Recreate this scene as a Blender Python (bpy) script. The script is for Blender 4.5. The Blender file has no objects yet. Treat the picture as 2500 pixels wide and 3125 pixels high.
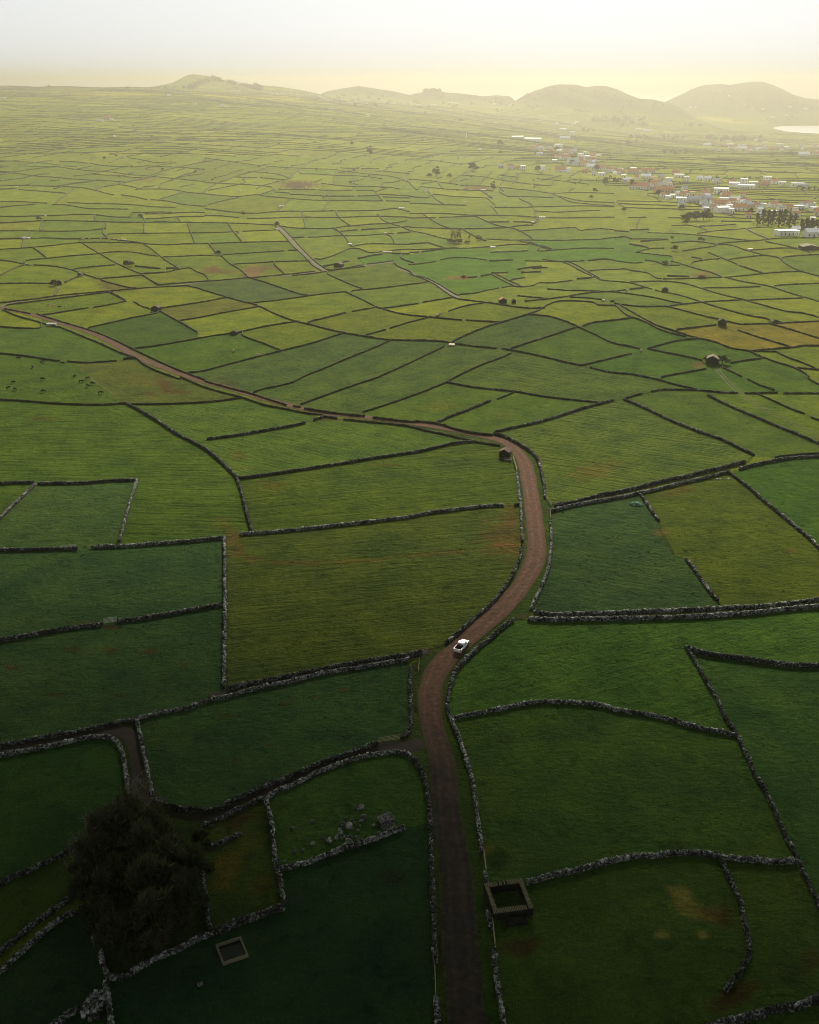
import bpy, bmesh, math, random
import numpy as np
from mathutils import Vector, Matrix
random.seed(7); RNG = np.random.default_rng(11)
R = math.radians
scene = bpy.context.scene
COL = scene.collection

# ------------------------------------------------------------------ camera, sky, sun, exposure
CAM_Z = 120.0
PITCH = math.atan((1562.5 - 245.0) / 3125.0)
FPX = 3125.0
cam_data = bpy.data.cameras.new("camera")
cam_data.sensor_fit = 'VERTICAL'; cam_data.sensor_height = 24.0; cam_data.lens = 24.0
cam_data.clip_start = 1.0; cam_data.clip_end = 60000.0
cam = bpy.data.objects.new("camera", cam_data); COL.objects.link(cam)
cam.location = (0, 0, CAM_Z); cam.rotation_euler = (math.pi / 2 - PITCH, 0, 0)
scene.camera = cam

SUN_ELEV, SUN_AZ = R(30), R(8)            # azimuth measured from +Y (straight ahead) towards +X
world = bpy.data.worlds.new("World"); scene.world = world; world.use_nodes = True
wn, wl = world.node_tree.nodes, world.node_tree.links
sky = wn.new('ShaderNodeTexSky'); sky.sky_type = 'NISHITA'; sky.sun_disc = False
sky.sun_elevation = SUN_ELEV; sky.sun_rotation = SUN_AZ
sky.dust_density = 3.0; sky.air_density = 1.0; sky.ozone_density = 1.0
hs = wn.new('ShaderNodeHueSaturation'); hs.inputs['Saturation'].default_value = 0.30
wl.new(sky.outputs[0], hs.inputs['Color'])
veil = wn.new('ShaderNodeMix'); veil.data_type = 'RGBA'      # a thin bright overcast veil over the clear sky
veil.inputs[0].default_value = .92; wl.new(hs.outputs[0], veil.inputs[6]); veil.inputs[7].default_value = (4.05, 4.2, 4.25, 1)
wl.new(veil.outputs[2], wn['Background'].inputs['Color'])
wn['Background'].inputs['Strength'].default_value = 0.10

sl = bpy.data.lights.new("sun", 'SUN'); sl.energy = 3.75; sl.angle = R(10); sl.color = (1.0, 0.91, 0.73)
sun = bpy.data.objects.new("sun", sl); COL.objects.link(sun)
sdir = Vector((math.sin(SUN_AZ) * math.cos(SUN_ELEV), math.cos(SUN_AZ) * math.cos(SUN_ELEV), math.sin(SUN_ELEV)))
sun.rotation_euler = sdir.to_track_quat('Z', 'Y').to_euler()

scene.view_settings.view_transform = 'Standard'; scene.view_settings.look = 'None'
scene.view_settings.gamma = 1.0; scene.view_settings.exposure = 1.0
try:
    scene.cycles.use_denoising = True; scene.cycles.filter_width = 1.0
    scene.cycles.max_bounces = 6; scene.cycles.diffuse_bounces = 3; scene.cycles.volume_bounces = 1
    scene.cycles.transparent_max_bounces = 6
except Exception: pass

HAZE_TOP, HAZE_DENSITY, HAZE_G = 164.0, 2.45e-4, 0.68
HAZE_COLOR = (0.425, 0.408, 0.345)
SHADE_DECK_Z, SHADE_DECK_EDGE = 250.0, 712.0         # underside and front edge of the unseen deck added for shade

# ------------------------------------------------------------------ terrain
SEA_Z = -95.0
def sm(v, a, b):
    t = np.clip((v - a) / (b - a), 0, 1); return t * t * (3 - 2 * t)
RIDGES = [  # distance, front and back depth in metres, crest line as points of the photo
 (4700, 330, 420, [(500,275),(545,264),(595,254),(615,246),(632,236),(648,230),(664,231),(680,233),(700,239),(735,248),(765,256),(792,262),(850,263),(900,267),(950,272),(1000,281),(1060,296)]),
 (5400, 420, 500, [(960,300),(1010,283),(1060,272),(1110,264),(1150,267),(1200,273),(1250,283),(1283,277),(1300,269),(1330,267),(1348,275),(1400,279),(1460,284),(1500,281),(1535,284),(1552,296),(1620,312)]),
 (5000, 520, 500, [(1500,312),(1558,296),(1580,284),(1610,271),(1650,258),(1680,254),(1720,256),(1748,262),(1775,259),(1805,260),(1830,267),(1860,280),(1890,291),(1930,295),(1970,303),(2040,322)]),
 (6000, 640, 600, [(1900,325),(1972,304),(2000,290),(2030,275),(2060,262),(2080,257),(2130,254),(2160,257),(2200,250),(2230,247),(2255,248),(2280,256),(2310,268),(2345,283),(2380,292),(2420,296),(2450,307),(2490,318),(2560,338),(2650,352)])]
def base_h(x, y):
    yy = np.maximum(y, 50.0); u = x / yy
    side = sm(u, -0.28, 0.36)
    left = 94.0 * sm(yy, 900, 4000) - 150 * sm(yy, 4350, 6300)
    right = -88.0 * sm(yy, 1000, 4300)
    z = left * (1 - side) + np.maximum(right - 30 * sm(yy, 6200, 7600), -140) * side
    # the low rise in the middle distance and gentle rolls of the pasture
    z = z + 7.0 * np.exp(-(((x - 95) / 120) ** 2 + ((yy - 560) / 90) ** 2))
    z = z + 5.0 * np.exp(-(((x - 330) / 150) ** 2 + ((yy - 800) / 110) ** 2))
    roll = np.sin(x / 130 + 1.3) * np.sin(yy / 170 + .4) * 2.2 + np.sin(x / 61 + yy / 83) * .9
    z = z + roll * sm(yy, 380, 800) * (1 + 1.2 * sm(yy, 900, 2500))
    return z
_rd = []
for (d, wf, wb, pts) in RIDGES:
    rx = np.array([(p[0] - 1250) / FPX * d * 1.0 for p in pts]); rz = np.array([CAM_Z - (p[1] - 245) / FPX * d for p in pts]); _rd.append((d, wf, wb, rx, rz))
def terr(x, y):
    x = np.asarray(x, float); y = np.asarray(y, float)
    z = base_h(x, y); m = np.zeros_like(z)
    for (d, wf, wb, rx, rz) in _rd:
        dy = y - d - 70 * np.sin(x / 260.0); w = np.where(dy < 0, wf, wb) * (1 + .18 * np.sin(x / 170.))
        edge = np.minimum(sm(x, rx[0] - 150, rx[0] + 120), 1 - sm(x, rx[-1] - 120, rx[-1] + 150))
        gul = 1 - (.10 * np.abs(np.sin(x / 88. + y / 160.)) + .05 * np.sin(x / 31. + y / 47.)) * np.clip(np.abs(dy) / 200, 0, 1)
        crest = np.maximum(np.interp(x, rx, rz) - base_h(x, np.full_like(x, float(d))), 0)
        m = np.maximum(m, crest * edge * np.exp(-np.abs(dy / w) ** 1.7) * gul)
    bay = np.exp(-(((x - 2080) / 300) ** 2 + ((y - 5060) / 560) ** 4))
    return z - 42 * bay + m * (1 - np.minimum(1, 2.4 * bay))
CP, SP = math.cos(PITCH), math.sin(PITCH)
def project(x, y, z):
    dx, dy, dz = x, y, z - CAM_Z
    f = dy * CP - dz * SP; up = dy * SP + dz * CP
    f = np.where(f < 1, 1, f)
    return 1250 + dx / f * FPX, 1562.5 - up / f * FPX
_T = np.exp(np.linspace(math.log(70), math.log(8500), 700))
def unproj(px, py):
    """points of the photograph -> points on the ground"""
    px = np.atleast_1d(np.asarray(px, float)); py = np.atleast_1d(np.asarray(py, float))
    cx = (px - 1250) / FPX; cy = -(py - 1562.5) / FPX
    dx = cx; dy = CP + cy * SP; dz = -SP + cy * CP
    X = dx[:, None] * _T; Y = dy[:, None] * _T; Z = CAM_Z + dz[:, None] * _T
    diff = Z - terr(X, Y)
    neg = diff < 0
    k = np.where(neg.any(1), neg.argmax(1), len(_T) - 1); k = np.maximum(k, 1)
    i = np.arange(len(px)); a = diff[i, k - 1]; b = diff[i, k]
    w = np.where(a - b != 0, a / (a - b + 1e-9), 0); w = np.clip(w, 0, 1)
    t = _T[k - 1] + w * (_T[k] - _T[k - 1])
    x = dx * t; y = dy * t
    return np.stack([x, y, terr(x, y)], 1), t
def gp(px, py):
    p, t = unproj([px], [py]); return Vector(p[0]), t[0] / FPX     # point, metres per photo pixel

# ------------------------------------------------------------------ small helpers
def tag(o, label=None, cat=None, group=None, kind=None):
    if label: o['label'] = label
    if cat: o['category'] = cat
    if group: o['group'] = group
    if kind: o['kind'] = kind
    return o
def link(name, me, mat=None, parent=None):
    o = bpy.data.objects.new(name, me); COL.objects.link(o)
    if mat is not None and not me.materials: me.materials.append(mat)
    if parent is not None: o.parent = parent
    return o
def np_mesh(name, V, F, smooth=False):
    V = np.asarray(V, np.float32); F = np.asarray(F, np.int32)
    me = bpy.data.meshes.new(name); n, k = F.shape
    me.vertices.add(len(V)); me.vertices.foreach_set("co", V.ravel())
    me.loops.add(n * k); me.loops.foreach_set("vertex_index", F.ravel())
    me.polygons.add(n); me.polygons.foreach_set("loop_start", np.arange(0, n * k, k, dtype=np.int32))
    me.polygons.foreach_set("loop_total", np.full(n, k, np.int32))
    if smooth: me.polygons.foreach_set("use_smooth", np.ones(n, bool))
    me.update(calc_edges=True)
    return me
def set_attr(me, name, arr, dom='POINT'):
    arr = np.asarray(arr, np.float32)
    if arr.ndim == 1:
        a = me.attributes.new(name, 'FLOAT', dom); a.data.foreach_set("value", arr)
    elif arr.shape[1] == 3:
        a = me.attributes.new(name, 'FLOAT_VECTOR', dom); a.data.foreach_set("vector", arr.ravel())
    else:
        a = me.attributes.new(name, 'FLOAT_COLOR', dom); a.data.foreach_set("color", arr.ravel())
def empty(name, loc, rz=0.0, label=None, cat=None, group=None):
    o = bpy.data.objects.new(name, None); COL.objects.link(o); o.location = loc; o.rotation_euler = (0, 0, rz)
    o.empty_display_size = .3
    return tag(o, label, cat, group)
class MB:
    """collects simple solids and links them as one mesh"""
    def __init__(s): s.v = []; s.f = []
    def box(s, c, d, rz=0.0, taper=1.0, jit=0.0, rnd=None):
        c = Vector(c); n = len(s.v); m = Matrix.Rotation(rz, 3, 'Z')
        for z in (-.5, .5):
            t = taper if z > 0 else 1.0
            for (x, y) in ((-.5, -.5), (.5, -.5), (.5, .5), (-.5, .5)):
                p = m @ Vector((x * d[0] * t, y * d[1] * t, z * d[2])) + c
                if jit: p += Vector((random.uniform(-jit, jit), random.uniform(-jit, jit), random.uniform(-jit, jit)))
                s.v.append(p)
        for q in ((0, 3, 2, 1), (4, 5, 6, 7), (0, 1, 5, 4), (1, 2, 6, 5), (2, 3, 7, 6), (3, 0, 4, 7)):
            s.f.append([n + i for i in q])
    def tube(s, pts, r, n=6, cap=True):
        pts = [Vector(p) for p in pts]; rs = r if isinstance(r, (list, tuple)) else [r] * len(pts); base = len(s.v)
        for i, p in enumerate(pts):
            a = pts[max(i - 1, 0)]; b = pts[min(i + 1, len(pts) - 1)]; t = (b - a).normalized()
            u = t.orthogonal().normalized(); w = t.cross(u)
            for k in range(n):
                an = 2 * math.pi * k / n; s.v.append(p + (u * math.cos(an) + w * math.sin(an)) * rs[i])
        for i in range(len(pts) - 1):
            for k in range(n):
                a = base + i * n + k; b = base + i * n + (k + 1) % n
                s.f.append([a, b, b + n, a + n])
        if cap:
            s.f.append([base + k for k in reversed(range(n))]); s.f.append([base + (len(pts) - 1) * n + k for k in range(n)])
    def prism(s, prof, y0, y1):
        """profile in x,z extruded along y"""
        n = len(s.v); k = len(prof)
        for y in (y0, y1):
            for (x, z) in prof: s.v.append(Vector((x, y, z)))
        for i in range(k):
            j = (i + 1) % k; s.f.append([n + i, n + j, n + k + j, n + k + i])
        s.f.append([n + i for i in reversed(range(k))]); s.f.append([n + k + i for i in range(k)])
    def build(s, name, mat, parent=None, bevel=0.0, smooth=False):
        me = bpy.data.meshes.new(name); me.from_pydata([tuple(p) for p in s.v], [], s.f)
        bm = bmesh.new(); bm.from_mesh(me)
        bmesh.ops.recalc_face_normals(bm, faces=bm.faces)
        if bevel: bmesh.ops.bevel(bm, geom=list(bm.edges), offset=bevel, segments=2, affect='EDGES', profile=.6, clamp_overlap=True)
        bm.to_mesh(me); bm.free()
        if smooth: me.polygons.foreach_set("use_smooth", np.ones(len(me.polygons), bool))
        return link(name, me, mat, parent)
def rock_mesh(name, r, seed, sub=2, flat=.8):
    bm = bmesh.new(); bmesh.ops.create_icosphere(bm, subdivisions=sub, radius=1)
    rg = random.Random(seed); ax = [(Vector((rg.gauss(0, 1), rg.gauss(0, 1), rg.gauss(0, 1))).normalized(), rg.uniform(.55, .92)) for _ in range(9)]
    for v in bm.verts:
        p = v.co.copy()
        for (n, d) in ax:
            e = p.dot(n) - d
            if e > 0: p -= n * e * .92
        v.co = Vector((p.x * r, p.y * r * rg.uniform(.97, 1.0), p.z * r * flat))
    me = bpy.data.meshes.new(name); bm.to_mesh(me); bm.free(); return me

# ------------------------------------------------------------------ materials
def mat(name):
    m = bpy.data.materials.new(name); m.use_nodes = True
    return m, m.node_tree.nodes, m.node_tree.links, m.node_tree.nodes['Principled BSDF']
def noise(n, l, vec, scale, detail=4, rough=.6):
    t = n.new('ShaderNodeTexNoise'); t.inputs['Scale'].default_value = scale
    t.inputs['Detail'].default_value = detail; t.inputs['Roughness'].default_value = rough
    if vec is not None: l.new(vec, t.inputs['Vector'])
    return t
def math_(n, l, op, a, b=None, c=None, clamp=False):
    t = n.new('ShaderNodeMath'); t.operation = op; t.use_clamp = clamp
    for i, q in enumerate((a, b, c)):
        if q is None: continue
        if isinstance(q, (int, float)): t.inputs[i].default_value = q
        else: l.new(q, t.inputs[i])
    return t.outputs[0]
def mixc(n, l, f, a, b, mode='MIX'):
    t = n.new('ShaderNodeMix'); t.data_type = 'RGBA'; t.blend_type = mode
    for s, q in ((t.inputs[0], f), (t.inputs[6], a), (t.inputs[7], b)):
        if isinstance(q, (int, float)): s.default_value = q
        elif isinstance(q, tuple): s.default_value = (*q, 1) if len(q) == 3 else q
        else: l.new(q, s)
    return t.outputs[2]
def ramp(n, l, f, stops):
    t = n.new('ShaderNodeValToRGB'); cr = t.color_ramp
    while len(cr.elements) < len(stops): cr.elements.new(.5)
    for e, (p, c) in zip(cr.elements, stops): e.position = p; e.color = (*c, 1)
    l.new(f, t.inputs[0]); return t.outputs[0]
def simple(name, col, rough=.8, var=.25, scale=3.0, bump=.0, metal=0.0, spec=.3):
    m, n, l, b = mat(name)
    geo = n.new('ShaderNodeNewGeometry')
    t = noise(n, l, geo.outputs['Position'], scale, 5)
    lo = tuple(c * (1 - var) for c in col); hi = tuple(min(1, c * (1 + var)) for c in col)
    l.new(ramp(n, l, t.outputs[0], [(.3, lo), (.7, hi)]), b.inputs['Base Color'])
    b.inputs['Roughness'].default_value = rough; b.inputs['Metallic'].default_value = metal
    b.inputs['Specular IOR Level'].default_value = spec
    if bump:
        bp = n.new('ShaderNodeBump'); bp.inputs['Strength'].default_value = bump; bp.inputs['Distance'].default_value = .05
        l.new(t.outputs[0], bp.inputs['Height']); l.new(bp.outputs[0], b.inputs['Normal'])
    return m

def ground_material():
    m, n, l, b = mat("pasture")
    geo = n.new('ShaderNodeNewGeometry'); P = geo.outputs['Position']
    at = n.new('ShaderNodeAttribute'); at.attribute_name = "tint"
    st = n.new('ShaderNodeAttribute'); st.attribute_name = "rows"
    sx = n.new('ShaderNodeSeparateXYZ'); l.new(P, sx.inputs[0])
    sv = n.new('ShaderNodeSeparateXYZ'); l.new(st.outputs['Vector'], sv.inputs[0])
    X, Y = sx.outputs[0], sx.outputs[1]; c, s, k = sv.outputs
    along = math_(n, l, 'ADD', math_(n, l, 'MULTIPLY', X, c), math_(n, l, 'MULTIPLY', Y, s))
    across = math_(n, l, 'SUBTRACT', math_(n, l, 'MULTIPLY', Y, c), math_(n, l, 'MULTIPLY', X, s))
    cv = n.new('ShaderNodeCombineXYZ'); l.new(math_(n, l, 'MULTIPLY', along, .045), cv.inputs[0]); l.new(math_(n, l, 'MULTIPLY', across, .62), cv.inputs[1])
    rows = noise(n, l, cv.outputs[0], 1.0, 4, .65)
    cv2 = n.new('ShaderNodeCombineXYZ'); l.new(math_(n, l, 'MULTIPLY', along, .45), cv2.inputs[0]); l.new(math_(n, l, 'MULTIPLY', across, 1.3), cv2.inputs[1])
    tuft = noise(n, l, cv2.outputs[0], .9, 6, .72)
    tus = noise(n, l, P, .28, 5, .66); tus.inputs['Distortion'].default_value = .6
    fine = noise(n, l, P, 2.2, 4, .75); mid = noise(n, l, P, .075, 5, .62); big = noise(n, l, P, .017, 3, .5)
    vor = n.new('ShaderNodeTexVoronoi'); vor.inputs['Scale'].default_value = .5; vor.inputs['Randomness'].default_value = 1.0
    warp = n.new('ShaderNodeVectorMath'); warp.operation = 'MULTIPLY_ADD'
    l.new(tuft.outputs['Color'], warp.inputs[0]); warp.inputs[1].default_value = (2.2, 2.2, 0); l.new(P, warp.inputs[2]); l.new(warp.outputs[0], vor.inputs['Vector'])
    # colour: old and fresh grass, clumps of dark rank weed, dry tips
    f1 = math_(n, l, 'MULTIPLY_ADD', mid.outputs[0], 2.6, -.8, True)
    col = mixc(n, l, f1, mixc(n, l, 1.0, at.outputs['Color'], (.60, .73, .76), 'MULTIPLY'), mixc(n, l, 1.0, at.outputs['Color'], (1.27, 1.24, .92), 'MULTIPLY'))
    f2 = math_(n, l, 'MULTIPLY_ADD', tuft.outputs[0], 4.2, -1.75, True)
    col = mixc(n, l, math_(n, l, 'MULTIPLY', f2, .7), col, mixc(n, l, 1.0, col, (1.34, 1.36, .95), 'MULTIPLY'))
    f3 = math_(n, l, 'MULTIPLY_ADD', tus.outputs[0], -6.0, 2.75, True)
    col = mixc(n, l, math_(n, l, 'MULTIPLY', f3, .75), col, mixc(n, l, 1.0, col, (.34, .46, .52), 'MULTIPLY'))
    tb = noise(n, l, P, .55, 5, .7); tb.inputs['Distortion'].default_value = 1.0
    f5 = math_(n, l, 'MULTIPLY_ADD', tb.outputs[0], 7.0, -3.9, True)
    col = mixc(n, l, math_(n, l, 'MULTIPLY', f5, .7), col, mixc(n, l, 1.0, col, (1.45, 1.42, 1.1), 'MULTIPLY'))
    f4 = math_(n, l, 'MULTIPLY_ADD', fine.outputs[0], 2.4, -.7, True)
    col = mixc(n, l, 1.0, col, ramp(n, l, f4, [(0, (.62, .64, .62)), (1, (1.4, 1.36, 1.3))]), 'MULTIPLY')
    fr = math_(n, l, 'MULTIPLY', math_(n, l, 'MULTIPLY_ADD', rows.outputs[0], -9.0, 4.1, True), k)
    col = mixc(n, l, math_(n, l, 'MULTIPLY', fr, .9), col, mixc(n, l, 1.0, col, (.40, .40, .46), 'MULTIPLY'))
    fb = math_(n, l, 'MULTIPLY_ADD', big.outputs[0], 3.0, -1.0, True)
    col = mixc(n, l, math_(n, l, 'MULTIPLY', fb, .5), col, mixc(n, l, 1.0, col, (1.22, 1.08, .75), 'MULTIPLY'))
    l.new(col, b.inputs['Base Color'])
    b.inputs['Roughness'].default_value = .95; b.inputs['Specular IOR Level'].default_value = .02
    h = math_(n, l, 'ADD', math_(n, l, 'MULTIPLY', math_(n, l, 'ADD', tus.outputs[0], math_(n, l, 'MULTIPLY', tb.outputs[0], .7)), 1.2), math_(n, l, 'MULTIPLY', tuft.outputs[0], .8))
    h = math_(n, l, 'ADD', h, math_(n, l, 'MULTIPLY', fine.outputs[0], .22))
    h = math_(n, l, 'ADD', h, math_(n, l, 'MULTIPLY', math_(n, l, 'MULTIPLY', rows.outputs[0], k), 2.6))
    h = math_(n, l, 'SUBTRACT', h, math_(n, l, 'MULTIPLY', vor.outputs['Distance'], .22))
    bp = n.new('ShaderNodeBump'); bp.inputs['Strength'].default_value = 1.0; bp.inputs['Distance'].default_value = .8
    l.new(h, bp.inputs['Height']); l.new(bp.outputs[0], b.inputs['Normal'])
    return m
def stone_material(name, dark, pale, amount):
    m, n, l, b = mat(name)
    geo = n.new('ShaderNodeNewGeometry'); P = geo.outputs['Position']
    at = n.new('ShaderNodeAttribute'); at.attribute_name = "tone"
    t = noise(n, l, P, 3.0, 6, .7); t2 = noise(n, l, P, .35, 4, .6)
    f = math_(n, l, 'ADD', math_(n, l, 'MULTIPLY', at.outputs['Fac'], .62), math_(n, l, 'MULTIPLY_ADD', t.outputs[0], 1.3, -.48))
    f = math_(n, l, 'ADD', f, math_(n, l, 'MULTIPLY_ADD', t2.outputs[0], .9, -.45))
    mid = tuple((a * 2 + c) / 3 for a, c in zip(dark, pale))
    l.new(ramp(n, l, f, [(0, tuple(.5 * q for q in dark)), (amount - .2, dark), (amount, mid), (min(.98, amount + .28), pale)]), b.inputs['Base Color'])
    b.inputs['Roughness'].default_value = .92; b.inputs['Specular IOR Level'].default_value = .15
    bp = n.new('ShaderNodeBump'); bp.inputs['Strength'].default_value = .8; bp.inputs['Distance'].default_value = .12
    l.new(t.outputs[0], bp.inputs['Height']); l.new(bp.outputs[0], b.inputs['Normal'])
    return m
def road_material():
    m, n, l, b = mat("dirt_road")
    geo = n.new('ShaderNodeNewGeometry'); P = geo.outputs['Position']
    at = n.new('ShaderNodeAttribute'); at.attribute_name = "across"; ag = n.new('ShaderNodeAttribute'); ag.attribute_name = "grey"
    t = noise(n, l, P, .9, 7, .7); t2 = noise(n, l, P, .16, 4, .6); t3 = noise(n, l, P, 5, 4, .7)
    red = ramp(n, l, t.outputs[0], [(.28, (.060, .033, .023)), (.5, (.112, .064, .046)), (.72, (.175, .110, .082))])
    gry = ramp(n, l, t.outputs[0], [(.28, (.020, .016, .014)), (.72, (.050, .042, .037))])
    g = math_(n, l, 'ADD', ag.outputs['Fac'], math_(n, l, 'MULTIPLY_ADD', t2.outputs[0], 1.2, -.6), None, True)
    col = mixc(n, l, g, red, gry)
    a = math_(n, l, 'ABSOLUTE', at.outputs['Fac'])
    tr = math_(n, l, 'SUBTRACT', 1.0, math_(n, l, 'MULTIPLY', math_(n, l, 'ABSOLUTE', math_(n, l, 'SUBTRACT', a, .42)), 5.0), None, True)
    col = mixc(n, l, math_(n, l, 'MULTIPLY', tr, .8), col, mixc(n, l, 1.0, col, (1.32, 1.30, 1.28), 'MULTIPLY'))
    ed = math_(n, l, 'MULTIPLY_ADD', math_(n, l, 'ADD', a, math_(n, l, 'MULTIPLY_ADD', t.outputs[0], 1.3, -.65)), 4.0, -3.3, True)
    col = mixc(n, l, ed, col, (.045, .062, .018))
    wet = math_(n, l, 'MULTIPLY_ADD', t2.outputs[0], -5.0, 2.1, True)
    col = mixc(n, l, math_(n, l, 'MULTIPLY', wet, .5), col, mixc(n, l, 1.0, col, (.5, .48, .5), 'MULTIPLY'))
    l.new(col, b.inputs['Base Color']); b.inputs['Roughness'].default_value = .95; b.inputs['Specular IOR Level'].default_value = .03
    bp = n.new('ShaderNodeBump'); bp.inputs['Strength'].default_value = .5; bp.inputs['Distance'].default_value = .08
    l.new(t3.outputs[0], bp.inputs['Height']); l.new(bp.outputs[0], b.inputs['Normal'])
    return m
def leafy(n, l, b, colour, k=.45):
    """thin leaves let light through"""
    b.inputs['Roughness'].default_value = .9; b.inputs['Specular IOR Level'].default_value = .05
    tr = n.new('ShaderNodeBsdfTranslucent'); mx = n.new('ShaderNodeMixShader'); mx.inputs[0].default_value = k
    l.new(colour, b.inputs['Base Color']); l.new(colour, tr.inputs['Color'])
    l.new(b.outputs[0], mx.inputs[1]); l.new(tr.outputs[0], mx.inputs[2]); l.new(mx.outputs[0], n['Material Output'].inputs['Surface'])
def leaf_material(name, a, c):
    m, n, l, b = mat(name)
    at = n.new('ShaderNodeAttribute'); at.attribute_name = "tone"
    leafy(n, l, b, ramp(n, l, at.outputs['Fac'], [(0, a), (1, c)]), .4)
    return m
M = dict(
 pasture=ground_material(), road=road_material(),
 stone=stone_material("dry_stone", (.032, .033, .030), (.44, .46, .44), .68),
 lichen=stone_material("lichen_stone", (.036, .037, .034), (.52, .54, .51), .56),
 hedge=stone_material("overgrown_stone", (.048, .050, .025), (.19, .18, .11), .66),
 hedgefar=stone_material("far_overgrown_stone", (.070, .064, .032), (.18, .16, .09), .70),
 rock=stone_material("pale_rock", (.05, .05, .047), (.48, .48, .45), .60),
 wood=simple("weathered_wood", (.30, .25, .16), .85, .3, 6), metal=simple("galvanised_metal", (.42, .43, .42), .5, .2, 8, metal=.5),
 bark=simple("bark", (.060, .048, .036), .95, .35, 4, .4), bare=simple("pale_bare_wood", (.15, .13, .09), .9, .3, 4),
 leaf=leaf_material("dark_foliage", (.020, .028, .012), (.090, .100, .042)), leaf2=leaf_material("olive_foliage", (.032, .038, .016), (.130, .130, .060)),
 bush=leaf_material("far_foliage", (.034, .036, .018), (.100, .095, .045)), brush=leaf_material("rusty_scrub", (.05, .030, .016), (.15, .085, .04)),
 white=simple("whitewash", (.78, .78, .76), .8, .06, 1.2), cream=simple("cream_render", (.66, .58, .40), .8, .08, 1.2), pink=simple("pink_render", (.62, .36, .28), .8, .1, 1.2),
 greyw=simple("grey_render", (.42, .42, .42), .8, .12, 1.2), tile=simple("orange_roof_tiles", (.42, .20, .10), .85, .35, 1.5, .3), tile_old=simple("weathered_roof_tiles", (.105, .062, .042), .9, .45, 2.5, .5),
 roofw=simple("pale_sheet_roof", (.70, .72, .74), .6, .06, .5), roofg=simple("grey_sheet_roof", (.34, .36, .38), .6, .12, .5), glass=simple("window_glass", (.03, .035, .04), .15, .1, 1, spec=.5),
 concrete=simple("old_concrete", (.17, .155, .10), .9, .3, 3, .3), water=simple("dark_water", (.006, .009, .010), .12, .2, 1, spec=.5), coping=simple("mossy_coping_tiles", (.17, .155, .085), .9, .4, 5, .3),
 ruin=stone_material("ruin_stone", (.022, .022, .020), (.12, .12, .11), .62),
 paint=simple("white_car_paint", (.80, .80, .80), .25, .02, 1, spec=.5), black=simple("black_plastic", (.012, .012, .013), .6, .2, 3), rubber=simple("tyre_rubber", (.015, .015, .015), .9, .2, 5), chrome=simple("steel_rim", (.45, .45, .46), .35, .1, 4, metal=.9),
 orange=simple("amber_lamp", (.75, .18, .02), .3, .1, 3, spec=.5), redl=simple("red_lamp", (.5, .02, .01), .3, .1, 3, spec=.5), plate=simple("plate_metal", (.62, .52, .38), .5, .1, 4),
 cowb=simple("black_cow_hide", (.014, .013, .012), .85, .3, 3), cowt=simple("pale_cow_hide", (.55, .42, .24), .85, .3, 3), net=simple("green_net", (.02, .13, .08), .8, .4, 4),
 soil=simple("soil", (.026, .019, .013), .95, .4, .6, .5), track=simple("earth_track", (.090, .066, .038), .95, .3, .4, .3), bag=simple("white_sack", (.75, .75, .72), .7, .05, 4),
)
# ------------------------------------------------------------------ tracing: points of the photograph (2500 x 3125), laid on the ground
TILE = dict(S=(0, 0, 1.0), A=(0, 650, 2.76), B=(625, 650, 2.76), C=(1250, 650, 2.76), D=(1875, 650, 2.76),
            E=(0, 220, 2.76), F=(625, 220, 2.76), G=(1250, 220, 2.76), H=(1875, 220, 2.76))
def parse(s):
    out = []
    for part in s.split('|'):
        w = part.split(); x0, y0, k = TILE[w[0]]; q = [float(v) for v in w[1:]]
        out += [(x0 + q[i] / k, y0 + q[i + 1] / k) for i in range(0, len(q), 2)]
    return out
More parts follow.
